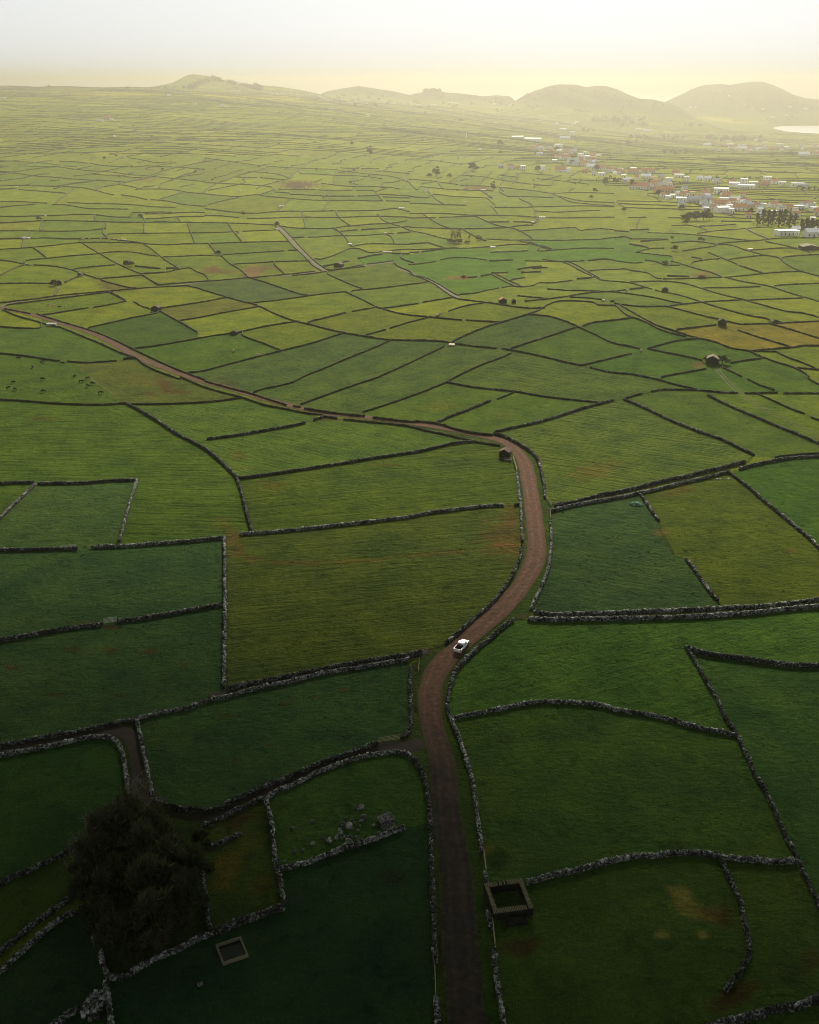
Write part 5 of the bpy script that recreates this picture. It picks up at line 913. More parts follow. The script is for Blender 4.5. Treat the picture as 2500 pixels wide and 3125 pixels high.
def hut(px, py, label, wpx, roofm, tall=1.0, rot=0.0, parts=True, cat="hut"):
    p, k = gp(px, py); w = wpx * k * (.8 if py < 1300 else 1); dpt = w * .85; h = 1.9 * tall; r = .9 * tall
    o = empty("stone_hut", p, rot, label, cat)
    q = MB(); q.prism([(-w / 2, -.4), (w / 2, -.4), (w / 2, h), (0, h + r), (-w / 2, h)], -dpt / 2, dpt / 2); q.build("walls", M['hedge'], o)
    q = MB()
    for s in (-1, 1):
        a = Vector((s * (w / 2 + .18), 0, h - .1)); b = Vector((0, 0, h + r + .07)); n_ = len(q.v)
        for y in (-dpt / 2 - .15, dpt / 2 + .15):
            for z in (0, .13): q.v += [Vector((a.x, y, a.z + z)), Vector((b.x, y, b.z + z))]
        for f in ((0, 1, 3, 2), (4, 6, 7, 5), (0, 4, 5, 1), (2, 3, 7, 6), (0, 2, 6, 4), (1, 5, 7, 3)): q.f.append([n_ + i for i in f])
    q.build("roof", M[roofm], o)
    if parts:
        q = MB(); q.box((w * .12, -dpt / 2 - .02, .8), (.8, .06, 1.6)); q.build("door", M['black'], o)
    return o
hut(1541, 1392, "small stone hut with a weathered tiled roof beside the road bend", 30, 'tile_old', 1.0, R(-18))
cs, _ = unproj([1549], [1405]); tk = empty("stone_trough", Vector(cs[0]), R(-10), "low walled stone trough in front of the tiled roadside hut", "trough")
q = MB()
for (x, y, dx, dy) in ((0, -.8, 2.6, .22), (0, .8, 2.6, .22), (-1.2, 0, .22, 1.4), (1.2, 0, .22, 1.4)): q.box((x, y, .25), (dx, dy, .9), 0, .95, .02)
q.build("rim", M['concrete'], tk); q = MB(); q.box((0, 0, .2), (2.2, 1.4, .4)); q.build("water_surface", M['water'], tk)
hut(1534, 925, "small hut with a reddish tiled roof beside the winding upper lane", 26, 'tile', 1.1, R(12))
hut(478, 948, "brown roofed hut at the meeting of walls above the red road", 30, 'tile_old', 1.1, R(-10))
hut(181, 868, "ruined hut with bushes at the end of a level wall", 18, 'tile_old', 1.0, R(20))
hut(243, 843, "small pale roofed shed above the ruined hut at left", 14, 'coping', .9, R(15))
hut(389, 806, "low dark hut among bushes beside the hedged field track", 24, 'hedge', 1.0, R(-12))
hut(1034, 814, "brown roofed shed beside the lane from the straight track", 30, 'tile_old', 1.1, R(-20))
hut(2029, 892, "dark stone hut on a wall end in the right pastures", 24, 'hedge', 1.1, R(-15))
hut(2203, 992, "dark roofless looking hut at the corner of the ochre pasture", 30, 'hedge', 1.2, R(-10))
hut(2174, 1108, "large mossy roofed barn beside the end of the twin wheel track", 44, 'coping', 1.3, R(-20), cat="barn")
hut(716, 1020, "low ruined stone pen on the wall above the two brown cows", 26, 'hedge', .7, R(-8))
hut(1568, 925, "dark lean-to beside the red tiled hut", 14, 'hedge', .8, R(10))
hut(2467, 760, "long pale roofed open shed near the right edge", 60, 'coping', 1.2, R(0), cat="shed")

def rock(px, py, wpx, label, flat=.75, mt='rock', sub=2):
    p, k = gp(px, py); r = wpx * k * .68; o = link("boulder", rock_mesh("boulder", r, int(px * 7 + py), sub, flat), M[mt])
    o.location = p + Vector((0, 0, r * flat * .45)); o.rotation_euler = (0, 0, px); 
    set_attr(o.data, "tone", np.full(len(o.data.vertices), random.uniform(.4, .75)))
    return tag(o, label, "boulder", "boulders scattered in the small pasture by the lane")
rock(1180, 2505, 46, "largest flat topped boulder in the small pasture by the lane", .62, 'rock', 3)
rock(1182, 2520, 40, "boulder slumped in front of the largest flat topped boulder", .45)
for (x, y, w, lab_) in ((1092,2468,16,"left rock of the upright pair at the top of the boulders"),(1102,2466,18,"right rock of the upright pair at the top of the boulders"),(1109,2498,18,"rounded rock below the upright pair"),(1045,2518,14,"grey rock left of the dark rock cluster"),(1066,2525,20,"wide rock at the middle of the boulder scatter"),
    (985,2558,12,"lone standing stone in the grass left of the scatter"),(1062,2572,20,"broad rock resting against the pale topped wall"),(1028,2556,10,"small rock above the broad rock by the wall"),(1007,2571,12,"small pale rock near the middle of the wall"),(955,2576,14,"mossy rock among grass above the wall"),
    (900,2600,12,"upright pale rock near the left end of the wall"),(924,2596,9,"small rock just right of the upright pale rock"),(871,2630,10,"rock in the left corner against the wall"),(1056,2500,9,"small stone upper left of the dark cluster"),(1076,2502,8,"small stone between rounded rock and dark cluster"),(1040,2546,9,"stone below the grey rock"),(893,2530,12,"low rock half buried in grass at left"),(1140,2520,9,"stone left of the slumped boulder")):
    rock(x, y, w, lab_, random.uniform(.6, .95))
for i in range(30):
    rock(random.choice((1062, 1050, 1075, 1085, 1040, 1010, 930)) + random.gauss(0, 15), random.choice((2518, 2545, 2560)) + random.gauss(0, 14), random.uniform(6, 12), "one of many small grey stones among the boulders by the lane", random.uniform(.6, .9))
rock(612, 3005, 15, "lone yellowish boulder in the dark bottom pasture", .8, 'rock')
p, k = gp(292, 3070); V, F, t_ = [], [], []
for i in range(90):
    a, r = random.uniform(0, 6.28), random.random() ** .6; d = .22 + random.random() * .25
    cc = np.array([p.x + math.cos(a) * r * 1.9, p.y + math.sin(a) * r * 2.6, 0]); cc[2] = float(terr(cc[0], cc[1])) + (1 - r) * .5 + .1
    F.append(CF + len(V) * 8); V.append(CUBE * d * 1.5 * RNG.uniform(.7, 1.2, (8, 3)) + cc); t_.append(np.full(8, random.random()))
me = np_mesh("rubble_heap", np.concatenate(V), np.concatenate(F)); set_attr(me, "tone", np.concatenate(t_)); tag(link("rubble_heap", me, M['lichen']), "heap of tumbled pale stones beside the wall at bottom left", "stone heap", None, "thing")

# small pale things
def block(px, py, wpx, hpx, label, name, cat, mt='white', group=None):
    p, k = gp(px, py); q = MB(); w, h = wpx * k, hpx * k
    q.box((0, 0, h / 2 - .1), (w, w * .5 if wpx < 12 else 2.2, h + .2), 0, .94); q.box((0, 0, h * 1.02), (w * 1.03, (w * .5 if wpx < 12 else 2.2) * 1.05, h * .10), 0, .96)
    o = q.build(name, M[mt]); o.location = p; o.rotation_euler.z = random.uniform(-.2, .2); return tag(o, label, cat, group)
for (x, y, w, h, lab_) in ((80,728,26,4,"long white trough on a wall in the bright left pastures"),(139,660,7,4,"small white trough below a level wall at upper left"),(378,734,14,4,"cream trough at the end of the row of pale cattle"),(847,703,10,6,"white trough at the top of the straight lane"),(1068,748,12,5,"white trough beside the hedge end near the straight lane"),
    (1177,714,8,4,"white trough on a wall above the long pale trough"),(1182,772,28,5,"long pale trough on a wall right of the straight lane"),(1625,680,10,4,"white trough at a wall end above the bare trees"),(1655,667,20,5,"white trough against the thick dark wall, upper middle"),(1504,756,16,4,"low white trough below the bare trees"),
    (1842,919,8,5,"white gate post stones at a wall end on the low rise"),(2290,762,14,3,"white trough beside the field track at right"),(1335,964,8,5,"white stones beside the crossing of walls above the long striped field"),(1957,1072,6,6,"pale post block where three walls meet on the low rise"),(1379,1054,18,4,"sandy trough below the wall crossing on the rise"),(860,630,14,3,"white trough in the pasture below the ploughed plot"),
    (1226,636,18,3,"white trough at a wall near the top middle"),(730,583,8,3,"white trough in the field left of the ploughed plot"),(934,574,5,4,"small white trough on the ploughed plot's lower edge"),(1300,586,8,3,"small white trough on the lane below the village"),(1420,619,10,3,"pale trough on a level wall below the rusty scrub"),(1545,628,9,5,"bluish white trough in the field centre right"),
    (382,482,5,3,"tiny white trough in the left distance"),(349,417,7,3,"tiny white trough near the brown lane"),(475,575,6,3,"tiny white trough left of the long wall"),(50,572,8,3,"tiny white trough in the dark green left field"),(1416,479,14,3,"small white trough in hazy fields left of the sheds"),(1464,458,11,5,"small white shed like block in hazy fields"),(1122,353,14,4,"white block in the hazy middle distance"),(1475,582,16,4,"white trough on the rusty scrub strip")):
    block(x, y, w, h, lab_, "stone_trough", "trough", 'cream' if 'cream' in lab_ or 'sandy' in lab_ or 'pale' in lab_ else 'white', "pale troughs in the fields")
block(158, 994, 28, 7, "long grey cattle trough on the wall beside the red road", "cattle_trough", "trough", 'greyw')
for (x, lab_) in ((2189, "leftmost small white sack at the foot of the sunken lane wall"), (2196, "middle small white sack at the foot of the sunken lane wall"), (2224, "single white sack right of the pair under the sunken lane wall")):
    p, k = gp(x, 1463); o = link("feed_sack", rock_mesh("feed_sack", .42, x, 2, .7), M['bag']); o.location = p + Vector((0, 0, .2)); tag(o, lab_, "sack", "white sacks by the lane wall")
p, k = gp(1942, 1540); V = []; F = []
for i in range(60):
    a, r = random.uniform(0, 6.28), random.random() * 1.9; c = np.array([p.x + r * math.cos(a), p.y + r * math.sin(a), 0]); c[2] = float(terr(c[0], c[1])) + .1 + (1.9 - r) * .25
    F.append(CF + len(V) * 8); V.append(CUBE * np.array([1.3, .16, .10]) @ np.array(Matrix.Rotation(random.uniform(0, 3), 3, 'Z')) + c)
tag(link("net_heap", np_mesh("net_heap", np.concatenate(V), np.concatenate(F)), M['net']), "crumpled green netting in the corner of the blue green pasture", "netting")

# ------------------------------------------------------------------ pickup
def pickup():
    p, k = gp(1409, 1979); a, _ = unproj([1392, 1440], [2000, 1943]); d = a[1] - a[0]
    o = empty("pickup_truck", p + Vector((0, 0, .07)), math.atan2(d[1], d[0]), "white double cab pickup with an open black load bed driving up the red road", "pickup truck")
    L, Wd = 5.3, 1.86
    def loft(secs, name, mt, bevel=0.0, smooth_=True):
        bm = bmesh.new(); rings = [[bm.verts.new(v) for v in s] for s in secs]
        for r0, r1 in zip(rings[:-1], rings[1:]):
            for i in range(len(r0)): j = (i + 1) % len(r0); bm.faces.new((r0[i], r0[j], r1[j], r1[i]))
        bm.faces.new(rings[0][::-1]); bm.faces.new(rings[-1]); bmesh.ops.recalc_face_normals(bm, faces=bm.faces)
        if bevel: bmesh.ops.bevel(bm, geom=list(bm.edges), offset=bevel, segments=2, affect='EDGES', clamp_overlap=True)
        me = bpy.data.meshes.new(name); bm.to_mesh(me); bm.free()
        return link(name, me, M[mt], o)
    def ring(x, hw, z0, z1, tw): return [(x, -hw, z0), (x, hw, z0), (x, hw, z0 + (z1 - z0) * .6), (x, hw * tw, z1), (x, -hw * tw, z1), (x, -hw, z0 + (z1 - z0) * .6)]
    h = Wd / 2
    loft([ring(.95, h, .45, 1.14, .94), ring(1.5, h, .45, 1.12, .92), ring(2.2, h * .98, .45, 1.05, .88), ring(2.5, h * .92, .45, .95, .82), ring(2.64, h * .80, .48, .82, .85)], "bonnet", 'paint', .03)
    loft([ring(-.75, h, .45, 1.12, .97), ring(.95, h, .45, 1.13, .94)], "body", 'paint', .03)
    loft([ring(-.74, h * .93, 1.10, 1.66, .84), ring(-.55, h * .93, 1.10, 1.74, .80), ring(.30, h * .93, 1.10, 1.75, .80), ring(.62, h * .93, 1.10, 1.62, .82), ring(1.15, h * .93, 1.08, 1.14, .92)], "cab", 'paint', .03)
    bd = MB(); x0, x1 = -2.6, -.78
    bd.box(((x0 + x1) / 2, h - .05, .82), (x1 - x0, .10, .72)); bd.box(((x0 + x1) / 2, -h + .05, .82), (x1 - x0, .10, .72)); bd.box(((x0 + x1) / 2, 0, .52), (x1 - x0, Wd - .2, .12))
    bed = bd.build("load_bed", M['paint'], o, .015)
    lm = MB(); lm.box(((x0 + x1) / 2, 0, .60), (x1 - x0 - .02, Wd - .21, .04)); lm.box(((x0 + x1) / 2, h - .112, .86), (x1 - x0 - .02, .02, .58)); lm.box(((x0 + x1) / 2, -h + .112, .86), (x1 - x0 - .02, .02, .58)); lm.box((x1 - .03, 0, .86), (.02, Wd - .25, .58)); lm.build("bed_liner", M['black'], bed)
    tg = MB(); tg.box((-2.64, 0, .84), (.09, Wd - .04, .68)); tail = tg.build("tailgate", M['paint'], o, .02)
    th = MB(); th.box((-2.695, 0, 1.0), (.02, .22, .10)); th.build("handle", M['black'], tail)
    bp_ = MB(); bp_.box((-2.74, 0, .50), (.16, Wd * .94, .17)); bp_.build("rear_bumper", M['plate'], o, .03)
    np_ = MB(); np_.box((-2.83, 0, .56), (.02, .50, .12)); np_.build("number_plate", M['plate'], o)
    fb = MB(); fb.box((2.66, 0, .52), (.14, Wd * .82, .22)); fb.build("front_bumper", M['paint'], o, .04)
    gr = MB(); gr.box((2.66, 0, .74), (.06, .9, .18)); gr.build("grille", M['black'], o)
    for s in (-1, 1):
        t = MB(); t.box((-2.68, s * (h - .09), .86), (.06, .15, .36)); t.build("tail_light", M['orange'], o)
        t = MB(); t.box((2.56, s * .62, .80), (.16, .34, .14), 0, .8); t.build("headlight", M['chrome'], o)
        t = MB(); t.box((.86, s * (h + .12), 1.18), (.12, .2, .16)); t.build("mirror", M['paint'], o, .02)
        g = MB()
        for (xa, xb, xc, xd) in ((-.62, .12, .10, -.58), (.20, .92, .62, .20)):
            n_ = len(g.v); ya, yb = s * (h * .935 + .004), s * (h * .80 + .030)
            g.v += [Vector((xa, ya, 1.17)), Vector((xb, ya, 1.17)), Vector((xc, yb, 1.60)), Vector((xd, yb, 1.60))]; g.v += [v - Vector((0, s * .03, 0)) for v in g.v[n_:n_ + 4]]
            for f in ((0, 1, 2, 3), (4, 7, 6, 5), (0, 4, 5, 1), (1, 5, 6, 2), (2, 6, 7, 3), (3, 7, 4, 0)): g.f.append([n_ + i for i in f])
        g.build("side_window", M['glass'], o)
        for x in (-1.62, 1.62):
            wq = MB(); wq.tube([(x, s * (h - .24), .39), (x, s * (h + .01), .39)], .39, 16); ty = wq.build("wheel", M['rubber'], o)
            rm = MB(); rm.tube([(x, s * (h + .012), .39), (x, s * (h + .03), .39)], .22, 12); rm.build("rim", M['chrome'], ty)
            ar = MB(); ar.tube([(x, s * (h - .20), .47), (x, s * (h + .006), .47)], .47, 16); ar.build("wheel_arch", M['black'], o)
    ws = MB()
    for (xs, zs) in (((.70, 1.13), (1.605, 1.155)), ((-.757, -.70), (1.18, 1.60))):
        n_ = len(ws.v); tw = (.80, .90) if xs[0] > 0 else (.90, .80); off = .03 if xs[0] > 0 else -.015
        for (x, z, t) in ((xs[0], zs[0], tw[0]), (xs[1], zs[1], tw[1])): ws.v += [Vector((x + off, -h * .9 * t, z + .02)), Vector((x + off, h * .9 * t, z + .02))]
        ws.v += [v - Vector((off * 1.2, 0, .02)) for v in ws.v[n_:n_ + 4]]
        for f in ((0, 1, 3, 2), (4, 6, 7, 5), (0, 4, 5, 1), (1, 5, 7, 3), (3, 7, 6, 2), (2, 6, 4, 0)): ws.f.append([n_ + i for i in f])
    ws.build("windscreen", M['glass'], o)
pickup()

# ------------------------------------------------------------------ cattle
def cow_mesh():
    me = bpy.data.meshes.new("cow")
    P = [(0, 0, 1.0), (-.45, 0, 1.03), (-.8, 0, 1.02), (.45, 0, 1.0), (.8, 0, 1.08), (1.15, 0, .85), (1.35, 0, .45), (1.5, 0, .25),
         (-.75, .2, .75), (-.72, .22, .42), (-.76, .22, .05), (-.75, -.2, .75), (-.72, -.22, .42), (-.76, -.22, .05), (.6, .2, .7), (.6, .2, .38), (.6, .2, .05), (.6, -.2, .7), (.6, -.2, .38), (.6, -.2, .05), (-.98, 0, 1.0), (-1.05, 0, .5), (1.2, .2, .92), (1.2, -.2, .92)]
    E = [(0, 1), (1, 2), (0, 3), (3, 4), (4, 5), (5, 6), (6, 7), (2, 8), (8, 9), (9, 10), (2, 11), (11, 12), (12, 13), (3, 14), (14, 15), (15, 16), (3, 17), (17, 18), (18, 19), (2, 20), (20, 21), (5, 22), (5, 23)]
    rad = [.40, .40, .34, .40, .33, .22, .17, .12, .17, .09, .07, .17, .09, .07, .14, .09, .07, .14, .09, .07, .06, .03, .05, .05]
    me.from_pydata(P, E, []); o = bpy.data.objects.new("cow", me); COL.objects.link(o)
    o.modifiers.new("skin", 'SKIN'); o.modifiers.new("sub", 'SUBSURF').levels = 1
    for v, r in zip(me.skin_vertices[0].data, rad): v.radius = (r, r * .85)
    me.skin_vertices[0].data[0].use_root = True
    dg = bpy.context.evaluated_depsgraph_get(); out = bpy.data.meshes.new_from_object(o.evaluated_get(dg)); bpy.data.objects.remove(o)
    out.name = "cow"; return out
cm = cow_mesh(); cm2 = cm.copy(); cm3 = cm.copy(); cm.materials.append(M['cowb']); cm2.materials.append(M['cowt'])
BL = [(57,1096,0),(100,1123,1),(132,1107,2),(191,1112,0),(132,1160,1.4),(40,1170,.5),(25,1187,.6),(46,1191,2.8),(134,1197,1.5),(229,1152,2.2),(248,1167,.3),(270,1157,1.9),(282,1173,2.9),(270,1181,1.2),(307,1202,.2)]
BLL = ["topmost black cow under the wall in the cow field at left","black cow alone in the upper left of the cow field","black cow near the top wall, second from the gap","black cow nearest the gap in the top wall of the cow field","black cow alone at the middle of the cow field","black cow standing above the pair near the left edge","black cow closest to the left photo edge","small black cow right of the one at the left edge","lowest black cow in the middle of the cow field","black cow highest in the group by the thin fence","black cow left in the group of five by the thin fence","black cow just left of the thin fence line","black cow against the thin fence line, right of its group","lowest black cow of the group by the thin fence","black cow lying alone near the lower right of the cow field"]
for (x, y, r), lab_ in zip(BL, BLL):
    p, k = gp(x, y); o = link("cow", cm); o.location = p; o.rotation_euler.z = r * 2; o.scale = (.95,) * 3; tag(o, lab_, "cow", "black cows grazing in the left pasture")
for (x, y, r, m_, lab_) in ((147,934,0,cm2,"leftmost pale cow in the strip above the red road"),(163,937,1,cm2,"second pale cow from the left above the red road"),(181,940,.3,cm,"only black cow among the pale cows above the red road"),(201,939,2,cm2,"rightmost pale cow above the red road"),(712,1075,1,cm2,"brown cow standing in the green field below the stone pen"),(787,1086,.2,cm2,"brown cow lying by the wall right of the standing one")):
    p, k = gp(x, y); o = link("cow", m_); o.location = p; o.rotation_euler.z = r; o.scale = (.95,) * 3; tag(o, lab_, "cow", "cows in the upper left pastures")
for i, (x, y) in enumerate(((251,732),(273,731),(308,731),(334,733),(349,733),(362,735))):
    p, k = gp(x, y); o = link("cow", cm2); o.location = p; o.rotation_euler.z = i * 1.3; tag(o, f"pale animal in the row along the upper wall, {ordinal(i)} from left", "cow", "pale cattle in a row")
gate_posts = [(275,1157),(284,1163),(296,1172),(310,1181),(325,1191),(340,1201),(353,1211)]
q = MB(); fp, _ = unproj([a for a, _ in gate_posts], [b for _, b in gate_posts]); f0 = Vector(fp[0])
for v in fp: q.tube([Vector(v) - f0 + Vector((0, 0, -.2)), Vector(v) - f0 + Vector((0, 0, 1.0))], .06, 5)
for zz in (.4, .8): q.tube([Vector(v) - f0 + Vector((0, 0, zz)) for v in fp], .02, 4)
o = q.build("wire_fence", M['wood']); o.location = f0; tag(o, "thin post and wire fence between the cow field and the brown trodden pasture", "fence")

# ------------------------------------------------------------------ trees
def leaves(pts, rad, n, size, flat=1.0, shell=.55, wisp=0.0):
    """n leaf sprays spread through clumps at pts with radii rad"""
    pts = np.array(pts); rad = np.array(rad); w = rad ** 2; w = w / w.sum(); k = RNG.choice(len(pts), n, p=w)
    d = RNG.normal(0, 1, (n, 3)); d /= np.linalg.norm(d, axis=1)[:, None]; r = (shell + (1 - shell) * RNG.random(n)) * RNG.uniform(.6, 1.05, n)
    c = pts[k] + d * (r * rad[k])[:, None] * np.array([1, 1, flat])
    u = RNG.normal(0, 1, (n, 3)); u /= np.linalg.norm(u, axis=1)[:, None]; v = np.cross(u, RNG.normal(0, 1, (n, 3))); v /= np.linalg.norm(v, axis=1)[:, None]
    s = size * RNG.uniform(.5, 1.3, n)[:, None]; asp = .45
    if wisp:      # long thin sprays that stream up and outwards
        u = d * .7 + np.array([0, 0, .75]) + RNG.normal(0, .38, (n, 3)); u /= np.linalg.norm(u, axis=1)[:, None]; v = np.cross(u, RNG.normal(0, 1, (n, 3))); v /= np.linalg.norm(v, axis=1)[:, None]; s = s * (1 + wisp * RNG.random(n)[:, None] ** 2); asp = .16
    V = np.stack([c - u * s, c - v * s * asp, c + u * s, c + v * s * asp], 1).reshape(-1, 3); F = np.arange(n * 4).reshape(-1, 4)
    tone = np.repeat(np.clip(RNG.normal(.4, .22, n) + (RNG.random(len(pts))[k] - .5) * .4, 0, 1), 4)
    return V, F, tone
def limbs(q, base, tips, r0, droop=0.0):
    for t in tips:
        t = np.array(t); m = np.array(base) * .45 + t * .55 + RNG.normal(0, .25, 3); m[2] += .3
        q.tube([base, tuple(m), tuple(t)], [r0, r0 * .55, r0 * .18], 5)
def make_tree(kind, h, spread, nleaf, leaf, seed, mt, wisp=0.0):
    global RNG
    old = RNG; RNG = np.random.default_rng(seed); q = MB()
    hh = h * .42; q.tube([(0, 0, -.5), (RNG.normal(0, .15), RNG.normal(0, .15), hh * .5), (RNG.normal(0, .3), RNG.normal(0, .3), hh), (RNG.normal(0, .4), RNG.normal(0, .4), h * .85)], [h * .035, h * .028, h * .022, h * .006], 7)
    tips = []
    n = 15
    for i in range(n):
        a = i * 2.4 + RNG.normal(0, .3); z = h * (RNG.uniform(.34, 1.0) if kind != 'cone' else .12 + .88 * i / n); r = spread if kind != 'cone' else spread * (1.1 - .95 * i / n); r = r * (1 if kind == 'cone' else (1.05 - .55 * abs(z / h - .5) * 2)) * RNG.uniform(.45, 1.05); tips.append((math.cos(a) * r, math.sin(a) * r, z))
    tips.append((0, 0, h)); limbs(q, (0, 0, hh * .8), tips, h * .014)
    if kind == 'bare':
        for t in tips:
            for _ in range(5):
                e = np.array(t) + RNG.normal(0, 1, 3) * h * .10 + np.array([0, 0, h * .05]); q.tube([t, tuple((np.array(t) + e) / 2 + RNG.normal(0, .1, 3)), tuple(e)], [h * .008, h * .006, h * .003], 4)
    trunk = q.build("trunk", M['bare'] if kind == 'bare' else M['bark']).data
    crown = None
    if nleaf:
        rad = [RNG.uniform(.12, .30) * h * (spread / h * 2.2) * .8 for _ in tips]
        V, F, t = leaves(tips, rad, nleaf, leaf, .9 if wisp else .75, .1 if wisp else .35, wisp); V = V[:, :]; V[:, 2] = np.maximum(V[:, 2], .15)
        crown = np_mesh("crown", V, F); set_attr(crown, "tone", t); crown.materials.append(M[mt])
    for o in [x for x in COL.objects if x.data is trunk]: bpy.data.objects.remove(o)
    RNG = old; return trunk, crown
def plant(proto, p, s, rz, label, cat="tree", group=None, name="tree", sz=None):
    o = empty(name, p, rz, label, cat, group); o.scale = (s, s, sz or s)
    link("trunk", proto[0], None, o)
    if proto[1]: link("crown", proto[1], None, o)
    return o
T = [make_tree('leafy', 8.5, 3.4, 8500, .24, 21, 'leaf', 2.6), make_tree('leafy', 7.0, 3.8, 8500, .24, 22, 'leaf', 2.6), make_tree('leafy', 9.0, 3.2, 8500, .24, 23, 'leaf2', 3.0)]
TB = [make_tree('bare', 8.5, 2.4, 500, .2, 31, 'leaf2'), make_tree('bare', 7.5, 2.2, 900, .22, 32, 'leaf2'), make_tree('bare', 9, 2.0, 0, .2, 33, 'leaf2')]
G1 = "dark trees of the bottom left clump"
for (x, y, i, s, lab_) in ((330,2815,0,1.0,"dark evergreen tree on the left side of the bottom left clump"),(395,2925,1,1.0,"dark tree at the foot of the clump above the mossy wall"),(480,2900,2,1.0,"dark tree with pale trunk above the mossy wall"),(560,2830,0,.95,"dark tree on the right side of the clump beside the enclosure wall"),
    (520,2715,2,.95,"olive tree in the middle right of the clump"),(425,2740,1,1.05,"broad dark tree at the centre of the clump"),(335,2690,0,.95,"dark tree at the upper left of the clump"),(590,2700,1,.75,"low dark tree bordering the ochre enclosure"),(430,2830,0,1.05,"tall dark tree at the heart of the clump"),(505,2620,1,.8,"smaller dark tree at the top right of the clump by the lane"),(270,2770,1,.7,"low dark bush like tree at the left edge of the clump"),(620,2590,1,.45,"small olive bush under the lane wall"),(470,2790,2,1.0,"olive feathery tree between the heart and right side of the clump"),(370,2760,0,.95,"dark tree just left of the clump's centre"),(560,2770,1,.9,"dark spreading tree against the enclosure's left wall"),(300,2730,1,.8,"shaggy dark tree on the upper left flank of the clump"),(440,2670,2,.95,"feathery olive tree behind the broad central tree"),(400,2870,1,.9,"dark low tree just above the foot of the clump"),(550,2660,1,.7,"dark bushy tree at the lane side of the clump"),(335,2640,2,1.0,"feathery olive tree reaching above the clump's upper left"),(405,2600,2,1.05,"tall feathery tree at the very top of the clump"),(475,2610,2,.9,"wispy olive tree at the top right of the clump"),(290,2700,2,.85,"wispy tree leaning out over the left field"),(340,2880,0,.8,"dark tree at the lower left corner of the clump")):
    plant(T[i], gp(x, y)[0], s * 1.08, x * .7, lab_, "tree", G1)
for (x, y, i, s, lab_) in ((300,2640,0,.9,"bare branched pale tree at the upper left of the clump"),(350,2590,1,.95,"bare thin tree sticking out of the clump's top left"),(425,2520,2,.85,"leafless forked tree standing beside the muddy track"),(445,2480,0,.65,"small bare tree beside the wall right of the muddy track"),(390,2610,1,1.0,"half bare tree at the top of the clump"),(470,2640,1,.9,"sparse grey tree in the upper middle of the clump"),(250,2680,0,.7,"thin bare sapling on the left rim of the clump")):
    plant(TB[i], gp(x, y)[0], s * 1.25, x * .3, lab_, "tree", "bare trees of the bottom left clump")
# far trees and bushes
FB = [make_tree('leafy', 6, 3.4, 900, .55, 41, 'bush'), make_tree('leafy', 9, 3.0, 1000, .6, 42, 'bush'), make_tree('leafy', 7, 3.0, 900, .5, 43, 'brush')]
PT = make_tree('cone', 13, 3.2, 900, .6, 44, 'bush')
def far_plant(proto, ph, px, py, hpx, label, wide=1.0, name="tree", cat="tree", group=None):
    p, k = gp(px, py); s = hpx * k / ph; o = plant(proto, p, s * wide, px * .37, label, cat, group, name, s); return o
for i, (x, y, h) in enumerate(((2310,688,44),(2327,684,52),(2343,690,56),(2358,684,50),(2376,692,58),(2392,686,54),(2408,694,50),(2424,690,44),(2444,706,44),(2458,712,54),(2474,708,48),(2488,714,50),(2500,712,44))):
    far_plant(PT, 13, x, y, h * .85, f"tall dark tree in the row before the village, {ordinal(i)} from left", 1.25, group="dark trees in front of the village")
for i, (x, y, h, w) in enumerate(((2086,678,20,1.1),(2105,675,24,1.2),(2125,674,26,1.2),(2146,674,25,1.2),(2165,672,20,1.1),(2094,684,12,1.3))):
    far_plant(FB[0], 6, x, y, h, f"round dark bush of the thicket below the village, {ordinal(i)} in line", w, "bush", "bush", "round bushes below the village")
BT = make_tree('bare', 10, 2.6, 60, .4, 51, 'brush')
for i, (x, y, h) in enumerate(((1379,738,38),(1388,737,30),(1396,738,40),(1404,738,34),(1432,738,28))):
    far_plant(BT, 10, x, y, h, f"leafless tree in the short row on a dark hedge, {ordinal(i)} from left", .8, group="bare trees on the hedge")
